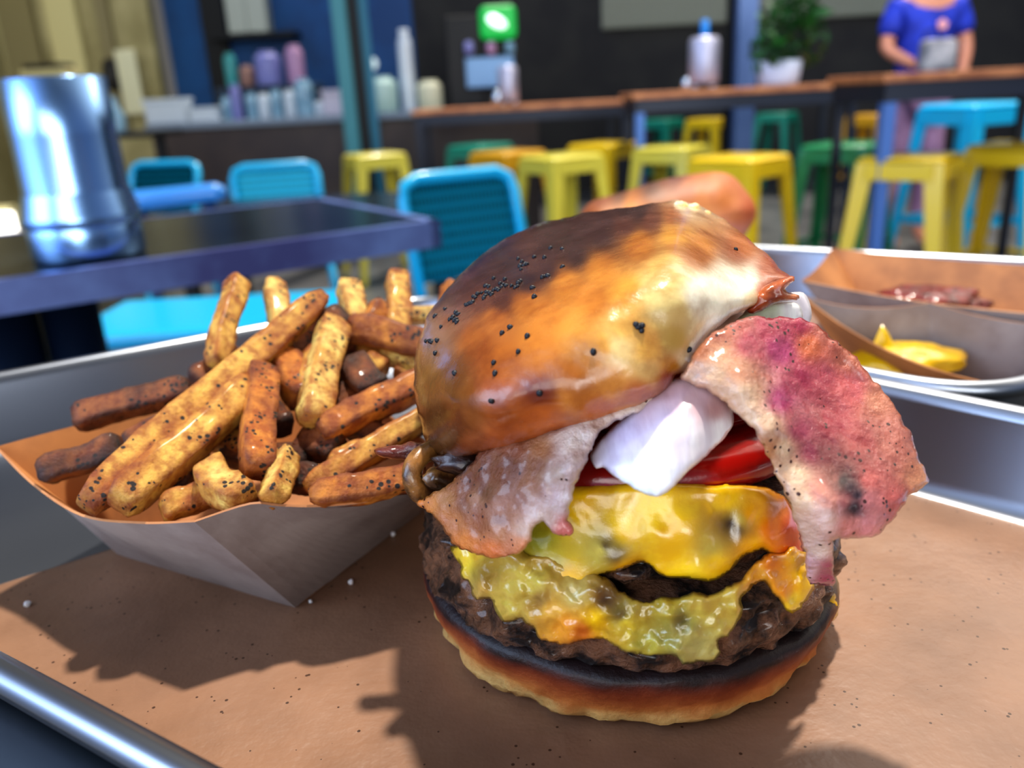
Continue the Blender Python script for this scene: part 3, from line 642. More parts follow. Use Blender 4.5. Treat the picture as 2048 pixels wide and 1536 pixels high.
rb_out = [(1382, 718), (1398, 692), (1436, 660), (1470, 642), (1500, 634), (1560, 634), (1612, 640), (1640, 655), (1668, 680), (1700, 704), (1725, 735), (1755, 768), (1782, 800), (1800, 830), (1822, 868), (1834, 910), (1846, 935), (1855, 958), (1845, 978), (1820, 990), (1806, 1012), (1785, 1040), (1752, 1070), (1705, 1080), (1672, 1078), (1666, 1098), (1668, 1165), (1655, 1172), (1630, 1172), (1612, 1160), (1612, 1110), (1596, 1060), (1575, 1000), (1545, 935), (1520, 880), (1490, 840), (1440, 800), (1400, 775), (1360, 756)]
rbac = relief('bacon_rasher', rb_out, RB, .0012, 12, bacon_m, rb_cols, step=5, rag=5, ragscale=.06, parent=burger, namp=.0009, nscale=160, cpw=3.5)
# left bacon rasher
LB = tps([(1345, 765, .155), (1190, 870, .150), (1165, 950, .147), (1140, 1060, .1495), (1100, 1060, .1495), (1050, 1105, .1515), (910, 1095, .165), (835, 1008, .172), (930, 935, .165), (1000, 890, .160), (1100, 880, .153), (1040, 960, .1530), (1100, 980, .1480), (960, 1020, .1585), (1040, 1050, .1515), (1140, 940, .1455)])
lb_cols = [(970, 985, (120, 74, 50)), (930, 1010, (150, 98, 64)), (1020, 930, (110, 60, 36)), (1070, 930, (140, 90, 60)), (1000, 1040, (150, 100, 74)), (960, 1050, (164, 104, 66)), (1330, 775, (224, 200, 180)), (1250, 830, (226, 206, 190)), (1200, 850, (210, 190, 170)), (1180, 880, (226, 214, 206)), (1140, 900, (220, 204, 190)), (1150, 950, (224, 216, 216)), (1110, 950, (196, 176, 160)), (1120, 1000, (226, 214, 214)), (1130, 1060, (204, 110, 100)), (1090, 1040, (206, 180, 170)), (1080, 900, (170, 120, 80)), (1030, 900, (134, 76, 44)), (1000, 950, (120, 66, 40)), (1060, 970, (160, 110, 80)), (950, 960, (130, 78, 50)), (950, 1000, (176, 128, 96)), (900, 1000, (178, 122, 76)), (850, 1010, (214, 140, 70)), (900, 1040, (196, 130, 80)), (1000, 1020, (176, 126, 96)), (1000, 1060, (196, 140, 100)), (930, 1085, (216, 130, 60)), (980, 1100, (222, 128, 66)), (1040, 1090, (216, 140, 96)), (1050, 1060, (206, 170, 150))]
lb_out = [(1350, 758), (1322, 790), (1282, 822), (1232, 842), (1200, 866), (1182, 900), (1166, 940), (1150, 975), (1140, 1010), (1134, 1040), (1145, 1055), (1140, 1072), (1112, 1068), (1085, 1045), (1065, 1058), (1062, 1082), (1045, 1102), (1005, 1114), (960, 1112), (915, 1096), (895, 1072), (880, 1044), (858, 1022), (834, 1012), (833, 1002), (860, 990), (900, 965), (935, 935), (960, 905), (1010, 885), (1100, 860), (1200, 820), (1280, 780)]
relief('bacon_rasher', lb_out, LB, .0013, 12, bacon_m, lb_cols, step=5, rag=5, ragscale=.06, parent=burger, namp=.0010, nscale=170, cpw=3.5)
relief('bacon_rasher', [(748, 900), (775, 892), (830, 884), (870, 890), (900, 915), (860, 925), (800, 920), (760, 915)], const(.181), .0025, 14, bacon_m, [(770, 905, (110, 40, 26)), (850, 900, (90, 40, 26))], step=5, rag=3, parent=burger, namp=.0006)
# browned onion ring peeking out at the left
grill = mat('browned onion', (156, 108, 56), .25, 0, c2=(74, 46, 24), nscale=120, bump=.4, bscale=300, coat=.6, sss=.2)
bm = bmesh.new(); c = [Pd(868 + 44 * math.cos(a), 950 + 48 * math.sin(a), .179 + .006 * math.cos(a)) for a in np.linspace(0, 2 * math.pi, 28, endpoint=False)]
tube(bm, c, .0022, 10, closed=True); link('onion_ring', bm, grill, burger)
blob('onion_scrap', 880, 955, .183, 30, (1.1, .8, .8), grill, burger, 3)
blob('onion_scrap', 930, 925, .172, 44, (1.4, .6, .8), mat('dark glaze', (60, 30, 18), .25, 0, c2=(30, 14, 10), nscale=200, coat=.6, bump=.5, bscale=400), burger, 9)

# crumbs of salt on the paper
salt = mat('coarse salt', (235, 235, 240), .3, 0, sss=.3)
for i, (x, y, r, lb) in enumerate([(702, 1164, 6, 'largest white salt grain between the boat and the burger'), (621, 1203, 4, 'small salt grain next to the front corner of the boat'), (786, 1068, 5, 'salt grain close to the left side of the burger'), (55, 1208, 7, 'pale crumb lying near the left edge of the paper')]):
    p = Pz(x, y, .0008); d = (p - CAM).dot(Fw)
    tag(blob('salt_grain', x, y, d, r, (1, 1, 1), salt, None, i, sub=2), lb, 'salt grain')

# ================================================================== rear tray contents
def sauce_boat(label, cs, dips, shrink=.66, shift=Vector((0, 0, 0))):
    """cs: the four rim corners, counter-clockwise from the nearest left one; dips: how far each rim sags."""
    c = sum(cs, Vector()) / 4; base = []
    for p in cs:
        q = c + (p - c) * shrink + shift; base.append(Vector((q.x, q.y, TZ + .0012)))
    rims = []
    for i in range(4):
        a, b = cs[i], cs[(i + 1) % 4]; d = Vector((0, 0, dips[i])); rims.append([a, a.lerp(b, .25) - d * .75, a.lerp(b, .5) - d, a.lerp(b, .75) - d * .75, b])
    return boat('sauce_boat', base, rims, label, 'food tray', 'sauce boats on the rear tray')
mL, mF, mR = Pz(1600, 590, .036), Pz(1992, 772, .0255), Pz(2260, 650, .034)
sauce_boat('nearer card sauce boat holding yellow mustard', [mL, mF, mR, Pz(1860, 604, .034)], [.006, .002, .004, .004], .6, Vector((.006, .014, 0)))
kFL, kBL, kBR, kFR = Pz(1605, 560, .037), Pz(1665, 496, .033), Pz(2300, 540, .033), Pz(2330, 640, .037)
sauce_boat('farther card sauce boat holding red ketchup', [kFL, kFR, kBR, kBL], [.0035, .002, .002, .002], .62)
must = mat('mustard', (236, 190, 6), .25, 0, c2=(220, 168, 8), nscale=60, bump=.3, bscale=150, coat=.5)
ketch = mat('ketchup relish', (150, 22, 8), .3, 0, c2=(96, 12, 6), nscale=200, bump=1, bscale=260, bdist=.003, coat=.6)
def puddle(name, x, y, zz, w, dp, m, label, cat, hh=.004, peak=None, seed=0, clump=.2):
    c = Pz(x, y, zz); bm = bmesh.new(); bmesh.ops.create_uvsphere(bm, u_segments=64, v_segments=24, radius=1)
    for v in bm.verts:
        k = 1 + clump * fbm(v.co + Vector((seed, 0, 0)), 1.3, 3); q = v.co * k
        z = q.z * hh
        if peak: z += peak[2] * math.exp(-((q.x - peak[0]) ** 2 + (q.y - peak[1]) ** 2) / .012) * (1 if v.co.z > 0 else 0)
        v.co = c + Vector((q.x * w * .95 + q.y * dp * .3, q.y * dp - q.x * w * .12, z))
    return tag(link(name, bm, m), label, cat)
puddle('mustard_puddle', 1815, 718, .014, .0240, .016, must, 'bright yellow mustard puddle with a raised peak in the nearer sauce boat', 'mustard', .0055, (-.45, .1, .011), 3)
puddle('ketchup_puddle', 1865, 602, .020, .027, .018, ketch, 'chunky red ketchup heap in the farther sauce boat', 'ketchup', .0065, None, 5, .35)

# second burger
b2c = Pd(1330, 470, .475); b2 = thing('cheeseburger', 'second burger in brown glazed bun on the rear tray behind the first', 'burger', (b2c.x, b2c.y, TZ))
b2o = [(1145, 465), (1160, 430), (1185, 402), (1240, 386), (1300, 366), (1360, 352), (1430, 344), (1465, 352), (1490, 378), (1508, 405), (1512, 430), (1500, 455), (1482, 478), (1440, 500), (1350, 520), (1230, 510), (1160, 490)]
crust2 = mat('matte bun crust', rough=.55, attr=True, c2=(190, 130, 80), mixvar=.4, nscale=50, bump=.2, bscale=150, bdist=.001)
relief('top_bun', b2o, lambda X: np.full(len(X), .455), .030, 70, crust2, [(1200, 400, (140, 80, 50)), (1300, 372, (96, 60, 44)), (1240, 392, (100, 62, 44)), (1260, 410, (206, 130, 50)), (1180, 430, (150, 86, 46)), (1380, 380, (176, 100, 50)), (1420, 370, (190, 112, 54)), (1350, 352, (112, 66, 54)), (1440, 350, (206, 120, 70)), (1450, 400, (214, 136, 70)), (1400, 420, (214, 140, 80)), (1400, 390, (206, 130, 64)), (1470, 430, (226, 150, 100)), (1500, 420, (206, 110, 66)), (1470, 465, (230, 170, 160)), (1300, 440, (200, 120, 60)), (1220, 440, (206, 130, 60))], step=9, back=.035, namp=.001, nscale=60, parent=b2)
c2 = (b2c.x, b2c.y, TZ)
link('beef_patty', lathe([(0, .02), (.040, .02), (.044, .027), (.042, .036), (.03, .038), (0, .038)], c2, 48), meat, b2)
link('bottom_bun', lathe([(0, .0006), (.036, .0006), (.043, .006), (.046, .013), (.043, .02), (0, .021)], c2, 48), mat('plain bun', (200, 130, 60), .5), b2)

# ================================================================== our table, floor and room
def slab(name, x0, x1, y0, y1, z0, z1, m, parent=None, bev=.004, **k): return link(name, B(x0, x1, y0, y1, z0, z1, bev), m, parent, smooth=False)
t = thing('dining_table', 'near black table carrying the two trays', 'table', (0, .25, 0))
bm = bmesh.new()
tc_ = [cL + Vector((.02, -.012, 0)), cN + Vector((0, -.02, 0)), cR + Vector((.1, -.1, 0)), tR + Vector((.06, -.01, 0)), tF + Vector((-.0, -.02, 0))]
prism(bm, [Vector((p.x, p.y, TZ - .032)) for p in tc_], [Vector((p.x, p.y, TZ - .0018)) for p in tc_]); bmesh.ops.recalc_face_normals(bm, faces=bm.faces)
link('table_top', bm, black_top, t, False)
for x, y in ((.05, .10), (.30, .10), (.14, .42), (.32, .40)): link('leg', B(x - .02, x + .02, y - .02, y + .02, 0, TZ - .032), blackm, t, False)
struct(link('floor', B(-5, 8, -3, 11, -.1, 0), floor_m, smooth=False))
# back wall: dark with a blue recess at left
YW = 9.5
def X_at(px, Y, py=200): return Py(px, py, Y).x
xb0, xb1 = X_at(338, YW, 100), X_at(830, YW, 100)
struct(link('wall_back', B(xb1, 7.5, YW, YW + .15, 0, 3.6), wall_d, smooth=False))
struct(link('wall_blue', B(xb0, xb1, YW + .02, YW + .17, 0, 3.6), wall_b, smooth=False))
struct(link('wall_right', B(7.4, 7.55, 4, YW, 0, 3.6), wall_d, smooth=False))
struct(link('wall_left', B(-5, xb0, YW - .4, YW - .25, 0, 3.6), wall_c, smooth=False))
struct(link('wall_far_left', B(-5.15, -5.0, 1.6, YW, 0, 3.6), wall_c, smooth=False))
# pilasters and openings on the cream wall
for i, (px, w, c) in enumerate([(150, .30, (226, 216, 160)), (60, .34, (150, 140, 100)), (230, .12, (150, 140, 104))]):
    p = Py(px, 150, YW - .45); struct(link('trim_%d' % (i + 1), B(p.x - w / 2, p.x + w / 2, YW - .5, YW - .41, .9, 3.6, .01), mat('cream trim %d' % i, c, .8), smooth=False))
pw = Py(258, 160, YW - .8)
tag(link('hanging_banner', B(pw.x - .10, pw.x + .10, YW - .8, YW - .78, pw.z - .32, pw.z + .28, .01), mat('pale banner', (236, 234, 200), .7), smooth=False), 'tall pale banner hanging on the cream wall at the left', 'banner')
pw = Py(215, 148, YW - .8)
tag(link('wall_sconce', lathe([(0, -.16), (.05, -.15), (.085, -.06), (.09, .02), (.06, .13), (0, .15)], (pw.x, YW - .7, pw.z), 24), mat('dark oval', (52, 50, 48), .6)), 'dark oval wall lamp on the cream wall', 'wall lamp')
pw = Py(98, 134, 6.5)
hk = thing('hooded_lamp', 'flat black hood above pale shade near the cream wall', 'lamp', (pw.x, 6.5, 0))
link('hood', B(pw.x - .14, pw.x + .14, 6.4, 6.6, pw.z - .015, pw.z + .02, .01), blackm, hk, False); link('shade', B(pw.x - .17, pw.x + .17, 6.38, 6.62, pw.z - .10, pw.z - .015, .02), mat('pale shade', (190, 180, 130), .7), hk, False); link('pole', B(pw.x - .02, pw.x + .02, 6.48, 6.52, 0, pw.z - .1), blackm, hk, False)
# bright doorway at far left
p0, p1 = Py(-260, 440, 3.2), Py(52, 560, 3.2)
gl = mat('sunlit glass', (255, 255, 255), .3, 0, emit=(255, 250, 240), estr=3.2)
struct(link('window_1', B(p0.x, p1.x, 3.2, 3.23, p1.z, p0.z), gl, smooth=False))
struct(link('wall_window_side', B(p0.x, p1.x - .02, 3.24, 3.3, 0, p0.z + .02), wall_c, smooth=False))

# counter at the left
cy = 7.0
pl, pr_ = Py(300, 250, cy), Py(1075, 222, cy); pr_.z = pl.z
ct = thing('service_counter', 'long dark brown service counter in front of the blue wall', 'counter', ((pl.x + pr_.x) / 2, cy + .4, 0))
link('front_panel', B(pl.x, pr_.x, cy, cy + .1, 0, pl.z - .05), mat('counter front', (62, 52, 54), .5, 0, c2=(78, 66, 62), nscale=1.5), ct, False)
link('counter_top', B(pl.x - .03, pr_.x, cy - .05, cy + .7, pl.z - .05, pl.z, .01), mat('counter top', (128, 142, 160), .4), ct, False)
link('side_panel', B(pl.x, pl.x + .05, cy + .1, cy + .65, 0, pl.z - .05), blackm, ct, False)
ctop = pl.z
def on_counter(px, w_px, h_px, Y): p = Py(px, 220, Y); return p.x, w_px * Y * 1.02 / FPX, h_px * Y * 1.02 / FPX
def jar(px, w, h, Y, m, label, cat, name, z=None, group=None, prof=None, lidm=None):
    x, ww, hh = on_counter(px, w, h, Y); r = ww / 2; z0 = ctop if z is None else z
    prof = prof or [(0, 0), (.92, 0), (1, .04), (1, .78), (.9, .88), (.6, .92)]
    root = thing(name, label, cat, (x, Y, z0 + .001), group)
    link('body', lathe([(a * r, b * hh) for a, b in prof], (x, Y, z0 + .001), 24), m, root)
    link('lid', lathe([(0, .88 * hh), (.66 * r, .88 * hh), (.66 * r, hh), (0, hh)], (x, Y, z0 + .001), 20), lidm or m, root)
    return root
glassy = mat('pale glass', (150, 185, 205), .2, 0, c2=(110, 150, 175), nscale=9, coat=.4)
pinkm = mat('pink jar', (180, 140, 175), .4); lilac = mat('lilac jar', (130, 132, 190), .4); salmon = mat('salmon jar', (150, 112, 100), .4); tealg = mat('sea green bottle', (60, 150, 150), .3)
for px, w, h, m, lb in [(474, 22, 58, tealg, 'sea green bottle on the service counter, leftmost of the row'), (504, 26, 36, salmon, 'salmon coloured jar beside the green bottle on the counter'), (548, 46, 58, lilac, 'wide lilac jar in the middle of the counter row'), (602, 32, 66, pinkm, 'tall pink-topped jar right of the lilac one')]:
    jar(px, w, h, cy + .45, m, lb, 'jar', 'storage_jar', ctop + .26, 'jars on the counter riser')
rs_ = on_counter(545, 190, 60, cy + .45)
tag(link('shelf_riser', B(rs_[0] - rs_[1] / 2, rs_[0] + rs_[1] / 2, cy + .38, cy + .6, ctop, ctop + .258, .01), mat('riser', (14, 40, 62), .5), smooth=False), 'dark blue riser on the service counter carrying the jars', 'riser')
for i, (px, w, h, mm) in enumerate([(455, 18, 42, glassy), (475, 20, 62, lilac), (505, 22, 46, glassy), (530, 22, 44, white_m), (555, 22, 50, glassy), (582, 22, 48, white_m), (612, 34, 66, glassy), (640, 18, 26, white_m)]):
    lb = ['short clear tumbler leftmost on the service counter', 'lilac bottle with a bright glint on the service counter', 'clear tumbler right of the lilac bottle', 'white cup stack before the riser', 'clear tumbler in the middle before the riser', 'white cup stack right of the middle tumbler', 'large clear canister in front of the riser right end', 'small white cup right of the large canister'][i]
    jar(px, w, h, cy + .18, mm, lb, 'container', 'counter_container', group='containers along the service counter')
def crate(px, w, h, Y, m, lb, name='food_pan', cat='pan', z=None):
    x, ww, hh = on_counter(px, w, h, Y); z0 = ctop if z is None else z
    root = thing(name, lb, cat, (x, Y, z0 + .001)); bm = bmesh.new(); box(bm, x - ww / 2, x + ww / 2, Y - .1, Y + .1, z0 + .001, z0 + hh * .85, .012); link('pan_body', bm, m, root, False)
    link('pan_lip', B(x - ww * .53, x + ww * .53, Y - .11, Y + .11, z0 + hh * .85, z0 + hh, .004), m, root, False); return root
crate(338, 74, 44, cy + .12, white_m, 'pale steel food pan at the left end of the service counter')
crate(412, 50, 26, cy + .12, white_m, 'low pale food pan beside the deeper one')
crate(685, 62, 44, cy + .2, mat('pinkish box', (196, 190, 205), .5), 'pinkish white box at the right of the service counter')
# shelf with boxes over the counter
p = Py(505, 66, YW - .3); wdt = 150 * YW / FPX
tag(link('wall_shelf', B(p.x - wdt / 2, p.x + wdt / 2, YW - .35, YW + .02, p.z - .05, p.z, .005), blackm, smooth=False), 'black shelf fixed on the blue wall over the counter', 'shelf')
for i, px in enumerate((478, 518)):
    q = Py(px, 60, YW - .3); tag(link('storage_box', B(q.x - .10, q.x + .10, YW - .33, YW - .1, p.z + .001, p.z + .45, .01), mat('grey box %d' % i, (176, 182, 172), .6), smooth=False), ['grey storage box, left one on the black wall shelf', 'grey storage box, right one on the black wall shelf'][i], 'box')
p = Py(428, 60, YW - .1); struct(link('trim_4', B(p.x - .12, p.x + .12, YW - .1, YW, .9, 3.6), blackm, smooth=False))
# glazed door frame posts
for i, (px, py, w, m, Yp) in enumerate([(680, 100, .05, mat('teal frame', (60, 130, 140), .4), 6.2), (702, 100, .055, blackm, 6.25), (722, 100, .05, mat('teal frame 2', (24, 110, 140), .4), 6.3)]):
    p = Py(px + 5, py, Yp); struct(link('trim_%d' % (5 + i), B(p.x - w, p.x + w, Yp, Yp + .05, 0, 3.6), m, smooth=False))
# right part of counter with round things
fm = Py(840, 228, 6.6)
for i, (px, w, h, m, lb, Yq) in enumerate([(768, 56, 62, mat('pale bowl', (176, 205, 200), .4), 'round pale jar on the counter right of the glazed door frame', cy + .1), (820, 26, 140, white_m, 'tall stack of white cups beside the black drinks machine', cy + .15), (862, 46, 52, mat('cream bowl', (206, 206, 180), .5), 'cream lidded bowl between the cups and the machine', cy + .1)]):
    jar(px, w, h, Yq, m, lb, ['jar', 'cups', 'bowl'][i], ['round_jar', 'cup_stack', 'lidded_bowl'][i])
p = Py(745, 128, YW - .1); tag(link('pendant_bulb', lathe([(0, -.07), (.05, -.05), (.07, 0), (.05, .05), (0, .07)], (p.x, YW - .2, p.z), 20), mat('bulb', (230, 240, 240), .4, emit=(220, 240, 240), estr=.8)), 'small glowing round bulb against the blue wall', 'lamp')
# drinks machine
Ym = 7.2; pa, pb = Py(885, 25, Ym), Py(1045, 200, Ym)
mc_ = thing('drinks_machine', 'black drinks machine with a green lit screen and steel drip panel', 'drinks machine', ((pa.x + pb.x) / 2, Ym, 0))
link('body', B(pa.x, Py(965, 100, Ym).x, Ym, Ym + .4, ctop, pa.z - .03, .02), blackm, mc_, False)
link('column', B(Py(960, 100, Ym).x, pb.x - .02, Ym + .1, Ym + .4, ctop, pa.z - .1, .01), blackm, mc_, False)
a, b = Py(957, 12, Ym - .02), Py(1034, 76, Ym - .02)
sc_ = link('lit_screen', B(a.x, b.x, Ym - .06, Ym + .1, b.z, a.z, .05, seg=4), mat('green screen', (10, 120, 50), .4, emit=(16, 170, 70), estr=.9), mc_, False)
link('screen_logo', lathe([(0, -.012), (.09, -.008), (.1, 0), (0, .012)], (0, 0, 0), 24), mat('screen glow', (220, 255, 240), .4, emit=(230, 255, 245), estr=1.6), sc_)
lg = sc_.children[0]; lg.location = Vector(((a.x + b.x) / 2 - .01, Ym - .075, (a.z + b.z) / 2)) - world_of(sc_); lg.rotation_euler = (math.pi / 2, .45, 0); lg.scale = (.85, .45, 1)
a, b = Py(930, 116, Ym - .02), Py(1030, 172, Ym - .02)
link('drip_panel', B(a.x, b.x, Ym - .05, Ym + .1, b.z, a.z, .01), mat('steel blue panel', (112, 150, 190), .35, .2), mc_, False)
for px, c in [(938, lilac), (982, pinkm), (1020, glassy)]:
    q = Py(px, 97, Ym - .05); link('tap', lathe([(0, -.05), (.03, -.045), (.04, 0), (.03, .05), (0, .055)], (q.x, Ym - .05, q.z), 14), c, mc_)
# slatted vent on the back wall
a, b = Py(1205, 60, YW - .1), Py(1790, -30, YW - .1); c_ = Py(1500, 20, YW - .1)
v_ = thing('wall_vent', 'long pale slatted vent panel high on the charcoal wall', 'vent', (c_.x, YW - .05, c_.z))
link('backing', B(a.x, b.x, YW - .06, YW - .001, a.z + .01, a.z + .36), mat('vent backing', (120, 122, 108), .6), v_, False)
bm = bmesh.new()
for k in range(90): x = a.x + (b.x - a.x) * (k + .5) / 90; box(bm, x - .009, x + .009, YW - .085, YW - .06, a.z + .02, a.z + .35)
link('slats', bm, mat('vent slats', (150, 152, 136), .6), v_, False)

# ------------------------------------------------------------------ stools
def make_stool(m, label):
    H = .76
    root = thing('metal_stool', label, 'stool', (0, 0, 0), 'square metal bar stools')
    link('seat', box(bmesh.new(), -.155, .155, -.155, .155, H - .028, H, .022, seg=3), m, root)
    bm = bmesh.new()
    for s in (-1, 1):
        box(bm, -.125, .125, s * .163 - .004, s * .163 + .004, H - .085, H - .022); box(bm, s * .163 - .004, s * .163 + .004, -.125, .125, H - .085, H - .022)
    link('apron', bm, m, root, False)
    for sx in (-1, 1):
        for sy in (-1, 1):
            t_ = Vector((sx * .148, sy * .148, H - .02)); f_ = Vector((sx * .215, sy * .215, .0))
            bm = bmesh.new(); w0, w1 = .062, .026
            def sec(c, w):
                return [c + Vector((sx * .008, sy * .008, 0)), c + Vector((-sx * w, sy * .008, 0)), c + Vector((-sx * w, -sy * .0, 0)), c + Vector((-sx * .004, -sy * .004, 0)), c + Vector((-sy * 0, -sy * w, 0)), c + Vector((sx * .008, -sy * w, 0))]
            prism(bm, sec(f_, w1), sec(t_, w0)); bmesh.ops.recalc_face_normals(bm, faces=bm.faces)
            link('leg', bm, m, root, False)
    zf = .27; q = .215 - (.067) * zf / (H - .02) - .012
    for s in (-1, 1):
        link('footrest', B(-q, q, s * q - .004, s * q + .004, zf - .014, zf + .014), m, root, False)
        link('footrest', B(s * q - .004, s * q + .004, -q, q, zf - .014, zf + .014), m, root, False)
    return root
stools = [  # px, py of the seat top middle, Y, rotation, material, label
 (748, 306, 5.2, 25, lime, 'pale yellow stool standing alone in front of the brown counter'),
 (960, 288, 6.6, 45, teal, 'teal stool directly behind the top of the woven blue chair'),
 (1015, 301, 5.8, 40, amber, 'amber stool right of the teal one, partly behind a table leg'),
 (1122, 308, 4.6, 30, lime, 'pale yellow-green stool just right of the woven blue chair'),
 (1208, 285, 5.4, 45, yel, 'yellow stool left of the post under the middle bar table'),
 (1325, 232, 8.4, 45, teal, 'far teal stool under the left end of the middle bar table'),
 (1418, 228, 8.0, 50, yel, 'far yellow stool left of the thick steel column'),
 (1345, 290, 4.9, 52, lime, 'pale yellow stool behind the second burger'),
 (1555, 225, 7.9, 50, teal, 'far teal stool right of the thick steel column'),
 (1480, 310, 3.6, 42, yel, 'bright yellow stool rising behind the second burger, right side'),
 (1690, 285, 4.2, 48, green, 'green stool right of centre, between two yellow ones'),
 (1745, 228, 7.2, 40, amber, 'amber stool far back between the middle and right bar tables'),
 (1822, 308, 3.2, 50, yel, 'large bright yellow stool with a white highlight behind the right bar table leg'),
 (2040, 285, 3.1, 40, yel, 'yellow stool cut off by the right edge'),
 (1945, 205, 4.35, 20, cyan, 'tall blue stool pushed under the right bar table')]
first = None
for px, py, Y, rz, m, lb in stools:
    # Y is where the seat meets its pixel: seats stand at .76 m
    r_ = ray(px, py); tt = (.76 - CAM.z) / r_.z if r_.z < -.02 else Y / r_.y
    P = CAM + r_ * tt
    if not (1 < P.y < 9.0): P = Py(px, py, Y)
    if m is cyan: P = Py(px, py, Y); 
    if first is None:
        first = make_stool(m, lb); first.location = (P.x, P.y, 0); first.rotation_euler = (0, 0, math.radians(rz)); o = first
    else: o = dup(first, (P.x, P.y, 0), math.radians(rz), lb, m=m)
    if m is cyan: o.scale = (1.12, 1.12, (P.z) / .76)
    pass

# ------------------------------------------------------------------ bar tables
def bar_table(pxl, pyl, pxr, pyr, Y, dep, label, legm=darkmetal, legl=True):
    a, b = Py(pxl, pyl, Y), Py(pxr, pyr, Y); z = (a.z + b.z) / 2
    root = thing('bar_table', label, 'table', ((a.x + b.x) / 2, Y + dep / 2, 0), 'oak topped bar tables')
    link('table_top', B(a.x, b.x, Y, Y + dep, z - .03, z, .004), oak, root, False)
    bm = bmesh.new(); box(bm, a.x + .02, b.x - .02, Y + .02, Y + .05, z - .10, z - .03); box(bm, a.x + .02, b.x - .02, Y + dep - .05, Y + dep - .02, z - .10, z - .03)
    box(bm, a.x + .02, a.x + .05, Y + .05, Y + dep - .05, z - .10, z - .03); box(bm, b.x - .05, b.x - .02, Y + .05, Y + dep - .05, z - .10, z - .03)
    link('frame', bm, darkmetal, root, False)
    for x in (a.x + .045, b.x - .045):
        for y in (Y + .045, Y + dep - .045):
            front = y < Y + .1 and x < (a.x + b.x) / 2; q = .024 if front else .016
            link('leg', B(x - q, x + q, y - q, y + q, 0, z - .10), legm if front else darkmetal, root, False)
    return z
zB = bar_table(1265, 186, 1732, 164, 4.6, .5, 'oak topped bar table in the middle, carrying the canister and plant', bluemetal)
zC = bar_table(1768, 150, 2250, 122, 3.2, .55, 'oak topped bar table at the right edge, nearest of the bar tables', bluemetal)
zA = bar_table(822, 224, 1262, 197, 5.9, .8, 'oak topped bar table left of the middle one, before the drinks machine')
struct(link('trim_9', B(Py(1494, 100, 5.6).x - .06, Py(1494, 100, 5.6).x + .065, 5.6, 5.7, 0, 3.6), mat('steel column', (78, 104, 150), .4, .2), smooth=False))  # column's blue lit right side is put into its colour
struct(link('trim_10', B(Py(1474, 100, 5.7).x - .05, Py(1474, 100, 5.7).x + .05, 5.72, 5.8, 0, 3.6), blackm, smooth=False))  # black box stands in for the column's dark left face

# canister, shakers and plant on the middle bar table
def canister(x, Y, z, w, h, label, straw=True, m=None):
    root = thing('condiment_caddy', label, 'caddy', (x, Y, z + .001)); m = m or mat('brushed caddy', (176, 176, 196), .4, .5)
    r = w / 2; link('body', lathe([(0, .03), (r * .9, .03), (r, .045), (r, h * .93), (r * .85, h), (0, h)], (x, Y, z), 24), m, root)
    for k in (-1, 1): link('foot', lathe([(0, 0), (.02, 0), (.026, .015), (.02, .032), (0, .034)], (x + k * r * .6, Y, z + .001), 14), chrome, root)
    if straw: link('pump', lathe([(0, h), (.022, h), (.024, h + .03), (.02, h + .085), (0, h + .09)], (x, Y, z), 16), mat('blue pump', (30, 130, 210), .3), root)
    return root
xx = Py(1407, 170, 4.85).x; canister(xx, 4.85, zB, .165, .27, 'silver condiment caddy with a blue pump on the middle bar table')
xx = Py(1372, 175, 4.75).x; tag(link('salt_shaker', lathe([(0, 0), (.022, 0), (.024, .04), (.016, .06), (0, .07)], (xx, 4.75, zB + .001), 16), chrome), 'small steel shaker at the foot of the silver caddy', 'shaker')
xx = Py(1018, 205, 6.15).x; canister(xx, 6.15, zA, .14, .26, 'silver condiment caddy on the left bar table before the drinks machine', False)
xx = Py(995, 210, 6.05).x; tag(link('salt_shaker', lathe([(0, 0), (.03, 0), (.033, .06), (.02, .09), (0, .11)], (xx, 6.02, zA + .001), 16), chrome), 'small steel shaker left of the caddy on the left bar table', 'shaker')
xx = Py(1556, 170, 4.93).x
pt = thing('potted_plant', 'dark green leafy plant in a white pot on the middle bar table', 'plant', (xx, 4.93, zB + .001))
link('pot', lathe([(0, 0), (.10, 0), (.11, .02), (.125, .125), (.118, .13), (.105, .11), (0, .105)], (xx, 4.93, zB + .001), 28), mat('white pot', (196, 205, 225), .5), pt)
bm = bmesh.new()
for k in range(230):
    a = random.uniform(0, 2 * math.pi); rr = random.uniform(.02, .24) ; zz = random.uniform(.10, .46)
    rr *= (1 - abs(zz - .28) * 1.4); c = Vector((xx + .03 + rr * math.cos(a), 4.93 + rr * math.sin(a), zB + zz)); ln = random.uniform(.03, .06)
    d = Vector((random.uniform(-1, 1), random.uniform(-1, 1), random.uniform(-.3, 1))).normalized(); s = d.cross(Vector((random.random(), random.random(), random.random()))).normalized() * ln * .4
    vs = [bm.verts.new(q) for q in (c - d * ln, c + s, c + d * ln, c - s)]; bm.faces.new(vs)
link('foliage', bm, mat('dark leaves', (14, 60, 22), .45, 0, c2=(30, 96, 30), nscale=9), pt, False)
bm = bmesh.new()
for k in range(7): tube(bm, [(xx, 4.93, zB + .10), (xx + random.uniform(-.04, .04), 4.93 + random.uniform(-.04, .04), zB + .25), (xx + random.uniform(-.1, .12), 4.93 + random.uniform(-.1, .1), zB + .4)], .004, 5)
link('stems', bm, mat('stem', (30, 60, 26), .6), pt)

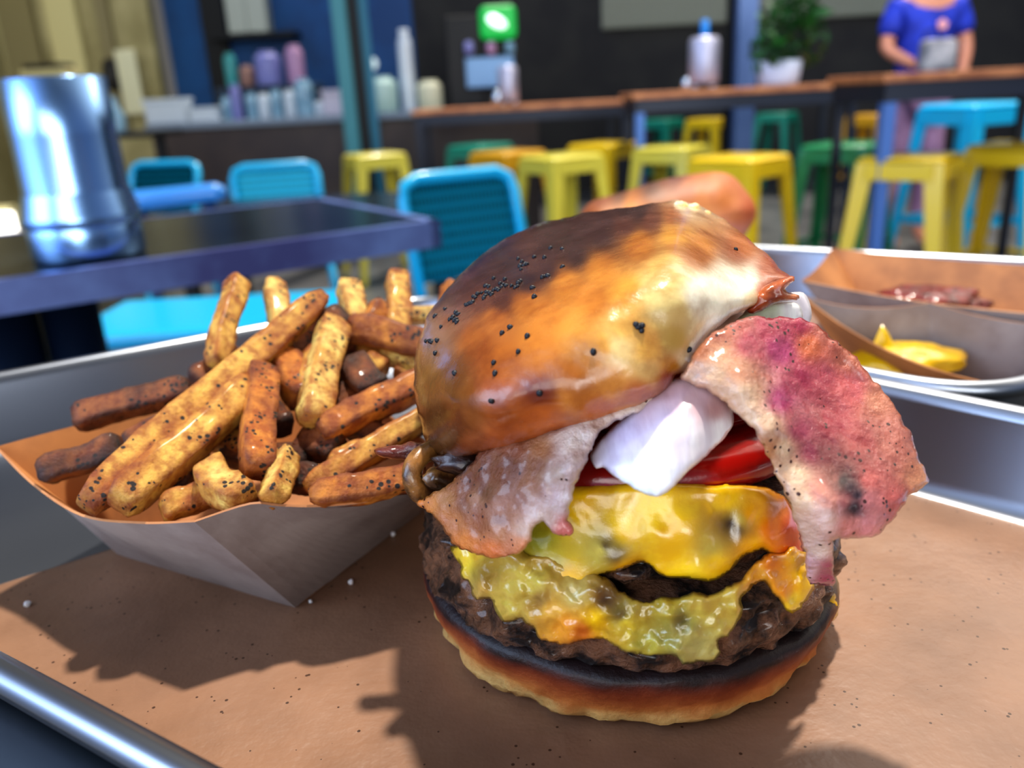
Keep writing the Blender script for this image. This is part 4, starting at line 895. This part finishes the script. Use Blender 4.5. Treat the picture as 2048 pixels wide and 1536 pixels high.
# ------------------------------------------------------------------ the person at the right bar table
def skin_body(name, verts, edges, radii, m, parent=None, root=0, sub=2):
    me = bpy.data.meshes.new(name); me.from_pydata(verts, edges, []); me.update()
    o = bpy.data.objects.new(name, me); COL.objects.link(o); me.materials.append(m)
    md = o.modifiers.new('skin', 'SKIN'); md.use_smooth_shade = True
    for i, rr in enumerate(radii): sv = me.skin_vertices[0].data[i]; sv.radius = rr if isinstance(rr, tuple) else (rr, rr); sv.use_root = (i == root)
    s = o.modifiers.new('sub', 'SUBSURF'); s.levels = sub; s.render_levels = sub
    if parent: o.parent = parent
    return o
PY = 5.3; px0 = Py(1852, 40, PY).x
pr = thing('person', 'person in blue polo shirt and mauve trousers holding a grey bag behind a bar table', 'person', (px0, PY, 0))
skinm = mat('skin', (206, 140, 112), .5, 0, sss=.1); shirt = mat('blue polo', (36, 62, 190), .7, 0, c2=(26, 44, 150), nscale=9); pants = mat('mauve trousers', (168, 130, 160), .8, 0, c2=(130, 96, 126), nscale=6)
bv = [(0, 0, .95), (0, 0, 1.10), (0, -.01, 1.30), (0, 0, 1.45), (0, 0, 1.53), (0, -.01, 1.60), (0, -.015, 1.70),       # 0 pelvis..6 head
      (-.17, 0, 1.43), (-.24, -.02, 1.20), (-.11, -.16, 1.10), (.17, 0, 1.43), (.25, -.02, 1.19), (.18, -.14, 1.02),   # arms
      (-.09, 0, .90), (-.10, -.02, .50), (-.10, .01, .09), (-.10, -.12, .04), (.09, 0, .90), (.10, -.02, .50), (.10, .01, .09), (.10, -.12, .04)]
be = [(0, 1), (1, 2), (2, 3), (3, 4), (4, 5), (5, 6), (3, 7), (7, 8), (8, 9), (3, 10), (10, 11), (11, 12), (0, 13), (13, 14), (14, 15), (15, 16), (0, 17), (17, 18), (18, 19), (19, 20)]
br_ = [(.14, .10), (.13, .095), (.155, .11), (.13, .09), .055, .075, .095, .058, .045, .03, .058, .045, .03, .085, .06, .042, .035, .085, .06, .042, .035]
skin_body('body', bv, be, br_, skinm, pr)
sv_ = [(0, 0, .93), (0, 0, 1.10), (0, -.01, 1.30), (0, 0, 1.455), (-.175, 0, 1.43), (-.225, -.012, 1.25), (.175, 0, 1.43), (.23, -.012, 1.25)]
skin_body('polo_shirt', sv_, [(0, 1), (1, 2), (2, 3), (3, 4), (4, 5), (3, 6), (6, 7)], [(.165, .125), (.16, .12), (.18, .13), (.14, .105), .075, .078, .075, .078], shirt, pr)
skin_body('trousers', [(0, 0, .96), (-.09, 0, .88), (-.10, -.02, .50), (-.10, .01, .12), (.09, 0, .88), (.10, -.02, .50), (.10, .01, .12)], [(0, 1), (1, 2), (2, 3), (0, 4), (4, 5), (5, 6)], [(.16, .12), .10, .085, .07, .10, .085, .07], pants, pr)
o = blob('hair', 1024, 768, 1, 1, (1, 1, 1), mat('brown hair', (60, 40, 30), .7), None)
bm = bmesh.new(); bmesh.ops.create_icosphere(bm, subdivisions=3, radius=.108)
bpy.data.objects.remove(o)
for v in bm.verts: v.co.z = max(v.co.z, -.03); v.co += Vector((0, .015, 1.745)); 
ho = bpy.data.objects.new('hair', bpy.data.meshes.new('hair')); bm.to_mesh(ho.data); bm.free(); COL.objects.link(ho); ho.parent = pr; ho.data.materials.append(bpy.data.materials['brown hair'])
bm = bmesh.new(); bmesh.ops.create_cone(bm, cap_ends=True, segments=5, radius1=.034, radius2=.03, depth=.01)
bmesh.ops.transform(bm, matrix=Matrix.Translation((.03, -.148, 1.315)) @ Matrix.Rotation(math.pi / 2, 4, 'X'), verts=bm.verts)
eo = bpy.data.objects.new('chest_emblem', bpy.data.meshes.new('chest_emblem')); bm.to_mesh(eo.data); bm.free(); COL.objects.link(eo); eo.parent = pr; eo.data.materials.append(mat('emblem', (240, 170, 170), .6))
# hands with fingers
for hx, hy, hz, sx in ((-.10, -.165, 1.095, 1), (.175, -.15, 1.0, -1)):
    bm = bmesh.new(); box(bm, hx - .035, hx + .035, hy - .045, hy + .02, hz - .015, hz + .012, .011)
    for k, ln in enumerate((.055, .065, .06, .048)):
        fx = hx - .027 + k * .018; tube(bm, [(fx, hy - .035, hz), (fx, hy - .04 - ln * .5, hz - .006), (fx, hy - .04 - ln * .85, hz - .028)], .008, 8, rs=[.009, .0085, .007])
    tube(bm, [(hx + sx * .03, hy - .0, hz), (hx + sx * .052, hy - .025, hz - .008), (hx + sx * .05, hy - .055, hz - .02)], .009, 8, rs=[.012, .01, .008])
    ho = bpy.data.objects.new('hand', bpy.data.meshes.new('hand')); bm.to_mesh(ho.data); bm.free(); COL.objects.link(ho); ho.parent = pr; ho.data.materials.append(skinm)
# face
bm = bmesh.new(); tube(bm, [(0, -.115, 1.715), (0, -.125, 1.69), (0, -.112, 1.68)], .01, 8)
ho = bpy.data.objects.new('nose', bpy.data.meshes.new('nose')); bm.to_mesh(ho.data); bm.free(); COL.objects.link(ho); ho.parent = pr; ho.data.materials.append(skinm)
bg = Py(1868, 105, PY - .3); bt = thing('tote_bag', 'grey bag held by the person in the blue polo', 'bag', (bg.x, PY - .24, bg.z - .12))
link('bag_body', B(bg.x - .10, bg.x + .09, PY - .40, PY - .30, bg.z - .10, bg.z + .07, .03, seg=3), mat('grey cloth', (110, 110, 116), .8, 0, c2=(176, 170, 172), nscale=8), bt)
bm = bmesh.new(); tube(bm, [(bg.x - .05, PY - .25, bg.z + .065), (bg.x - .03, PY - .25, bg.z + .12), (bg.x + .03, PY - .25, bg.z + .12), (bg.x + .05, PY - .25, bg.z + .065)], .006, 6); link('handle', bm, blackm, bt)

# ------------------------------------------------------------------ neighbour table and its chairs
eA, eB = Pz(0, 562, -.004), Pz(880, 440, -.004); dd = (eB - eA).normalized(); nn = Vector((-dd.y, dd.x, 0)); eA2 = eA - dd * .35
nt_ = thing('dining_table', 'neighbouring black table with a blue steel edge, carrying the big silver tumbler', 'table', ((eA2 + eB) / 2 + nn * .2) * 1)
nt_.location.z = 0
wN = .36
def para(a, b, n, w, z0, z1):
    bm = bmesh.new(); q = [a, b, b + n * w, a + n * w]
    prism(bm, [Vector((p.x, p.y, z0)) for p in q], [Vector((p.x, p.y, z1)) for p in q]); bmesh.ops.recalc_face_normals(bm, faces=bm.faces); return bm
zt = TZ - .004
link('table_top', para(eA2 + nn * .012, eB + nn * .012 - dd * .012, nn, wN - .024, zt - .024, zt), black_top, nt_, False)
bm = para(eA2, eB, nn, .012, zt - .030, zt + .0005)
for q in (para(eB - dd * .012, eB, nn, wN, zt - .030, zt + .0005), para(eA2 + nn * (wN - .012), eB + nn * (wN - .012), nn, .012, zt - .030, zt + .0005)):
    me = bpy.data.meshes.new('x'); q.to_mesh(me); q.free(); bm.from_mesh(me); bpy.data.meshes.remove(me)
link('steel_edge', bm, steel_edge, nt_, False)
for px, py in ((155, 690), (30, 700)):
    q = Py(px, py, .95 if px > 100 else .92)
    link('leg', lathe([(0, 0), (.032, 0), (.032, zt - .03), (0, zt - .03)], (q.x, q.y, 0), 20), mat('navy post', (14, 34, 62), .4, .3), nt_)
# the tumbler
tb_y = .98
tc = Pz(182, 512, -.0035); tc = Py(182, 512, tc.y)
dcup = (tc - CAM).dot(Fw)
pxm = dcup / FPX
print('cup', tc, dcup)
tum = mat('satin steel tumbler', (150, 192, 246), .24, 1, bump=.05, bscale=4)  # blue sky reflection tinted into the steel's base colour
tr = thing('steel_tumbler', 'big silver tumbler standing on the neighbouring table at the far left', 'tumbler', (tc.x, tc.y, zt + .001))
def cp(r, h): return (r * pxm, h * pxm)
link('body', lathe([(0, 0), cp(100, 0), cp(104, 6), cp(104, 66), cp(100, 74), cp(102, 84), cp(95, 130), cp(93, 230), cp(92, 332), cp(88, 334), cp(86, 326), cp(88, 120), (0, 120 * pxm)], (tc.x, tc.y, zt + .001), 64), tum, tr)
link('base_band', lathe([cp(104, 64), cp(110, 70), cp(107, 84), cp(97, 128)], (tc.x, tc.y, zt + .001), 64), tum, tr)
# blue rounded bench end behind the neighbouring table
q0, q1 = Py(278, 402, 1.9), Py(452, 384, 1.9)
bn = thing('bench_backrest', 'rounded pale blue rail beyond the silver tumbler', 'bench', ((q0.x + q1.x) / 2, 1.9, 0))
link('rail', tube(bmesh.new(), [q0 - Vector((.25, 0, 0)), q0, q1 - Vector((.02, 0, 0)), q1], .024, 14, rs=[.024, .024, .022, .012]), mat('pale blue rail', (60, 140, 215), .3, 0, coat=.5), bn)
for q in (q0, q1 - Vector((.04, 0, 0))): link('leg', tube(bmesh.new(), [Vector((q.x, q.y, 0)), q], .014, 8), mat('navy leg', (10, 40, 80), .5), bn)

# woven blue chairs
weave = mat('cyan weave', (8, 120, 160), .55, 0, bump=0); 
nt = weave.node_tree; w1 = nt.nodes.new('ShaderNodeTexWave'); w1.inputs['Scale'].default_value = 22; w1.bands_direction = 'X'; w2 = nt.nodes.new('ShaderNodeTexWave'); w2.inputs['Scale'].default_value = 9; w2.bands_direction = 'Z'
tcn = nt.nodes.new('ShaderNodeTexCoord'); nt.links.new(tcn.outputs['Object'], w1.inputs[0]); nt.links.new(tcn.outputs['Object'], w2.inputs[0])
ml = nt.nodes.new('ShaderNodeMath'); ml.operation = 'MULTIPLY'; nt.links.new(w1.outputs['Fac'], ml.inputs[0]); nt.links.new(w2.outputs['Fac'], ml.inputs[1])
mx = nt.nodes.new('ShaderNodeMix'); mx.data_type = 'RGBA'; mx.inputs[6].default_value = lin((30, 200, 232)); mx.inputs[7].default_value = lin((0, 26, 44)); nt.links.new(ml.outputs[0], mx.inputs[0]); nt.links.new(mx.outputs[2], nt.nodes['Principled BSDF'].inputs['Base Color'])
def woven_chair(label, scale=1.0):
    """local: seat height .62, back top .98, width .42; back at +y, facing -y"""
    root = thing('woven_chair', label, 'chair', (0, 0, 0), 'woven blue metal chairs')
    W = .21; zs = .62; zt_ = .98
    bk = lambda z: .19 + (z - zs) * .28
    fr = [(-W, bk(zs - .02), zs - .02), (-W, bk(zt_ - .06), zt_ - .06), (-W + .015, bk(zt_ - .02), zt_ - .02), (-W + .06, bk(zt_), zt_), (W - .06, bk(zt_), zt_), (W - .015, bk(zt_ - .02), zt_ - .02), (W, bk(zt_ - .06), zt_ - .06), (W, bk(zs - .02), zs - .02)]
    link('back_frame', tube(bmesh.new(), fr, .019, 10), cyan, root)
    bm = bmesh.new(); n = 10
    vs = [[bm.verts.new((-W + .01 + (2 * W - .02) * i / n, bk(zs + .06 + (zt_ - zs - .07) * j / n) + .012 * math.sin(math.pi * i / n), zs + .06 + (zt_ - zs - .07) * j / n)) for i in range(n + 1)] for j in range(n + 1)]
    for j in range(n):
        for i in range(n): bm.faces.new((vs[j][i], vs[j][i + 1], vs[j + 1][i + 1], vs[j + 1][i]))
    bmesh.ops.solidify(bm, geom=bm.faces[:], thickness=.006); link('woven_back', bm, weave, root)
    link('seat', B(-W, W, -.22, .20, zs - .02, zs, .012), cyan, root, False)
    for sx in (-1, 1):
        link('leg', tube(bmesh.new(), [(sx * .24, -.25, 0), (sx * (W - .01), -.20, zs - .02)], .013, 8), cyan, root)
        link('leg', tube(bmesh.new(), [(sx * .24, .27, 0), (sx * (W - .01), .19, zs - .02)], .013, 8), cyan, root)
    return root
ch = woven_chair('woven bright blue chair nearest, its back right of the neighbouring table edge')
P = Py(1000, 340, 2.35); print('chair', P); ch.location = (P.x, P.y - .28, 0); ch.rotation_euler = (0, 0, math.radians(30))
if abs(P.z - .98) > .0: ch.location.z = 0; ch.scale = (.80, .80, P.z / .98)
P = Py(578, 328, 3.95); c2_ = dup(ch, (P.x, P.y - .28, 0), math.radians(14), 'woven blue chair farther back, before the brown counter'); c2_.scale = (.9, .9, P.z / .98)
P = Py(292, 328, 4.4); c3_ = dup(ch, (P.x, P.y - .28, 0), math.radians(-20), 'woven blue chair partly hidden behind the silver tumbler'); c3_.scale = (1, 1, P.z / .98)
# blue bench seat pulled up under the neighbouring table
P = Py(400, 640, 1.40); print('seat', P)
st = thing('blue_bench', 'bright blue bench seat below the neighbouring table edge, behind the fries', 'bench', (P.x, P.y, 0))
link('seat', B(P.x - .22, P.x + .24, P.y - .07, P.y + .20, P.z - .03, P.z, .012), cyan, st, False)
for sx in (-.20, .22):
    for sy in (-.05, .18): link('leg', B(P.x + sx - .016, P.x + sx + .016, P.y + sy - .016, P.y + sy + .016, 0, P.z - .03), cyan, st, False)

# dark low table behind the woven chair's left
q = Py(640, 408, 3.0)
dt = thing('low_table', 'black table farther back by the middle woven chair', 'table', (q.x, 3.0, 0))
link('table_top', B(q.x - .45, q.x + .5, 2.6, 3.3, q.z - .04, q.z, .01), black_top, dt, False)
for x in (-.38, .43):
    for y in (2.68, 3.22): link('leg', B(q.x + x - .02, q.x + x + .02, y - .02, y + .02, 0, q.z - .04), blackm, dt, False)
# small bottle on that side
q = Py(238, 265, 5.2)
tb5 = thing('side_table', 'small black table left of the service counter', 'table', (q.x, 5.2, 0))
link('table_top', B(q.x - .25, q.x + .28, 4.95, 5.5, q.z - .03, q.z, .008), blackm, tb5, False)
for x in (-.2, .23): link('leg', B(q.x + x - .02, q.x + x + .02, 5.2, 5.24, 0, q.z - .03), blackm, tb5, False)
tag(link('glass_bottle', lathe([(0, 0), (.045, 0), (.05, .02), (.05, .10), (.03, .14), (.022, .19), (.026, .2), (0, .2)], (q.x + .02, 5.15, q.z + .001), 20), glassy), 'pale glass bottle on the small black side table', 'bottle')

# ================================================================== light
w = bpy.data.worlds.new('world'); S.world = w; w.use_nodes = True
nt = w.node_tree; bgn = nt.nodes['Background']; tcn = nt.nodes.new('ShaderNodeTexCoord'); sep = nt.nodes.new('ShaderNodeSeparateXYZ'); nt.links.new(tcn.outputs['Generated'], sep.inputs[0])
acc = None
def lobe(dirv, power, col, k):
    """a soft bright patch added to the world light around one direction"""
    global acc
    d = Vector(dirv).normalized(); vm = nt.nodes.new('ShaderNodeVectorMath'); vm.operation = 'DOT_PRODUCT'; vm.inputs[1].default_value = d
    nv = nt.nodes.new('ShaderNodeVectorMath'); nv.operation = 'NORMALIZE'; nt.links.new(tcn.outputs['Generated'], nv.inputs[0]); nt.links.new(nv.outputs[0], vm.inputs[0])
    mx_ = nt.nodes.new('ShaderNodeMath'); mx_.operation = 'MAXIMUM'; mx_.inputs[1].default_value = 0; nt.links.new(vm.outputs['Value'], mx_.inputs[0])
    pw_ = nt.nodes.new('ShaderNodeMath'); pw_.operation = 'POWER'; pw_.inputs[1].default_value = power; nt.links.new(mx_.outputs[0], pw_.inputs[0])
    sc_n = nt.nodes.new('ShaderNodeVectorMath'); sc_n.operation = 'SCALE'; sc_n.inputs[0].default_value = [c * k for c in col]; nt.links.new(pw_.outputs[0], sc_n.inputs['Scale'])
    if acc is None: acc = sc_n.outputs[0]
    else:
        ad_ = nt.nodes.new('ShaderNodeVectorMath'); ad_.operation = 'ADD'; nt.links.new(acc, ad_.inputs[0]); nt.links.new(sc_n.outputs[0], ad_.inputs[1]); acc = ad_.outputs[0]
lobe((0, 0, 1), .001, (1, .97, .95), .13)
lobe((-.82, -.45, .34), 5, (.5, .66, 1), 3.0)       # cool sky on the left behind the viewer
lobe((.20, -.97, .10), 60, (.95, .98, 1), 9)       # added lobe behind the viewer for the tumbler's white highlight
lobe((.75, .5, .6), 8, (1, .9, .75), 1.5)           # sunlit side at the right
lobe((.9, -.3, .1), 3, (.3, .5, .9), .22)
nt.links.new(acc, bgn.inputs['Color'])
bgn.inputs['Strength'].default_value = 1.0
def area(name, loc, target, size, power, color, sy=None, spread=math.pi):
    l = bpy.data.lights.new(name, 'AREA'); l.energy = power; l.color = color; l.size = size; l.shape = 'RECTANGLE'; l.size_y = sy or size; l.spread = spread
    o = bpy.data.objects.new(name, l); COL.objects.link(o); o.location = loc; o.rotation_euler = (Vector(target) - Vector(loc)).to_track_quat('-Z', 'Y').to_euler(); return o
sun = bpy.data.lights.new('sun', 'SUN'); sun.energy = 4.6; sun.angle = math.radians(3); sun.color = (1, .93, .82)
so = bpy.data.objects.new('sun', sun); COL.objects.link(so); so.location = (3, 4, 5)
so.rotation_euler = Vector((-.13, -.34, -1.0)).to_track_quat('-Z', 'Y').to_euler()
area('window_light', (-2.2, -.6, 2.0), (0, .2, TZ), 1.6, 30, (.55, .75, 1.0), 1.6)
area('front_window', (-.7, -2.6, 2.0), (.4, 2.5, TZ), 1.8, 26, (1, .95, .9), 1.4)
area('room_light', (2, 3.2, 3.4), (1.5, 5, .6), 2.5, 80, (1, .97, .92))

S.view_settings.view_transform = 'AgX'
try: S.view_settings.look = 'AgX - Medium High Contrast'
except Exception: pass
S.view_settings.view_transform = 'Standard'; S.view_settings.look = 'Medium High Contrast'
S.view_settings.exposure = -0.12; S.view_settings.gamma = 1.0
S.cycles.use_denoising = True
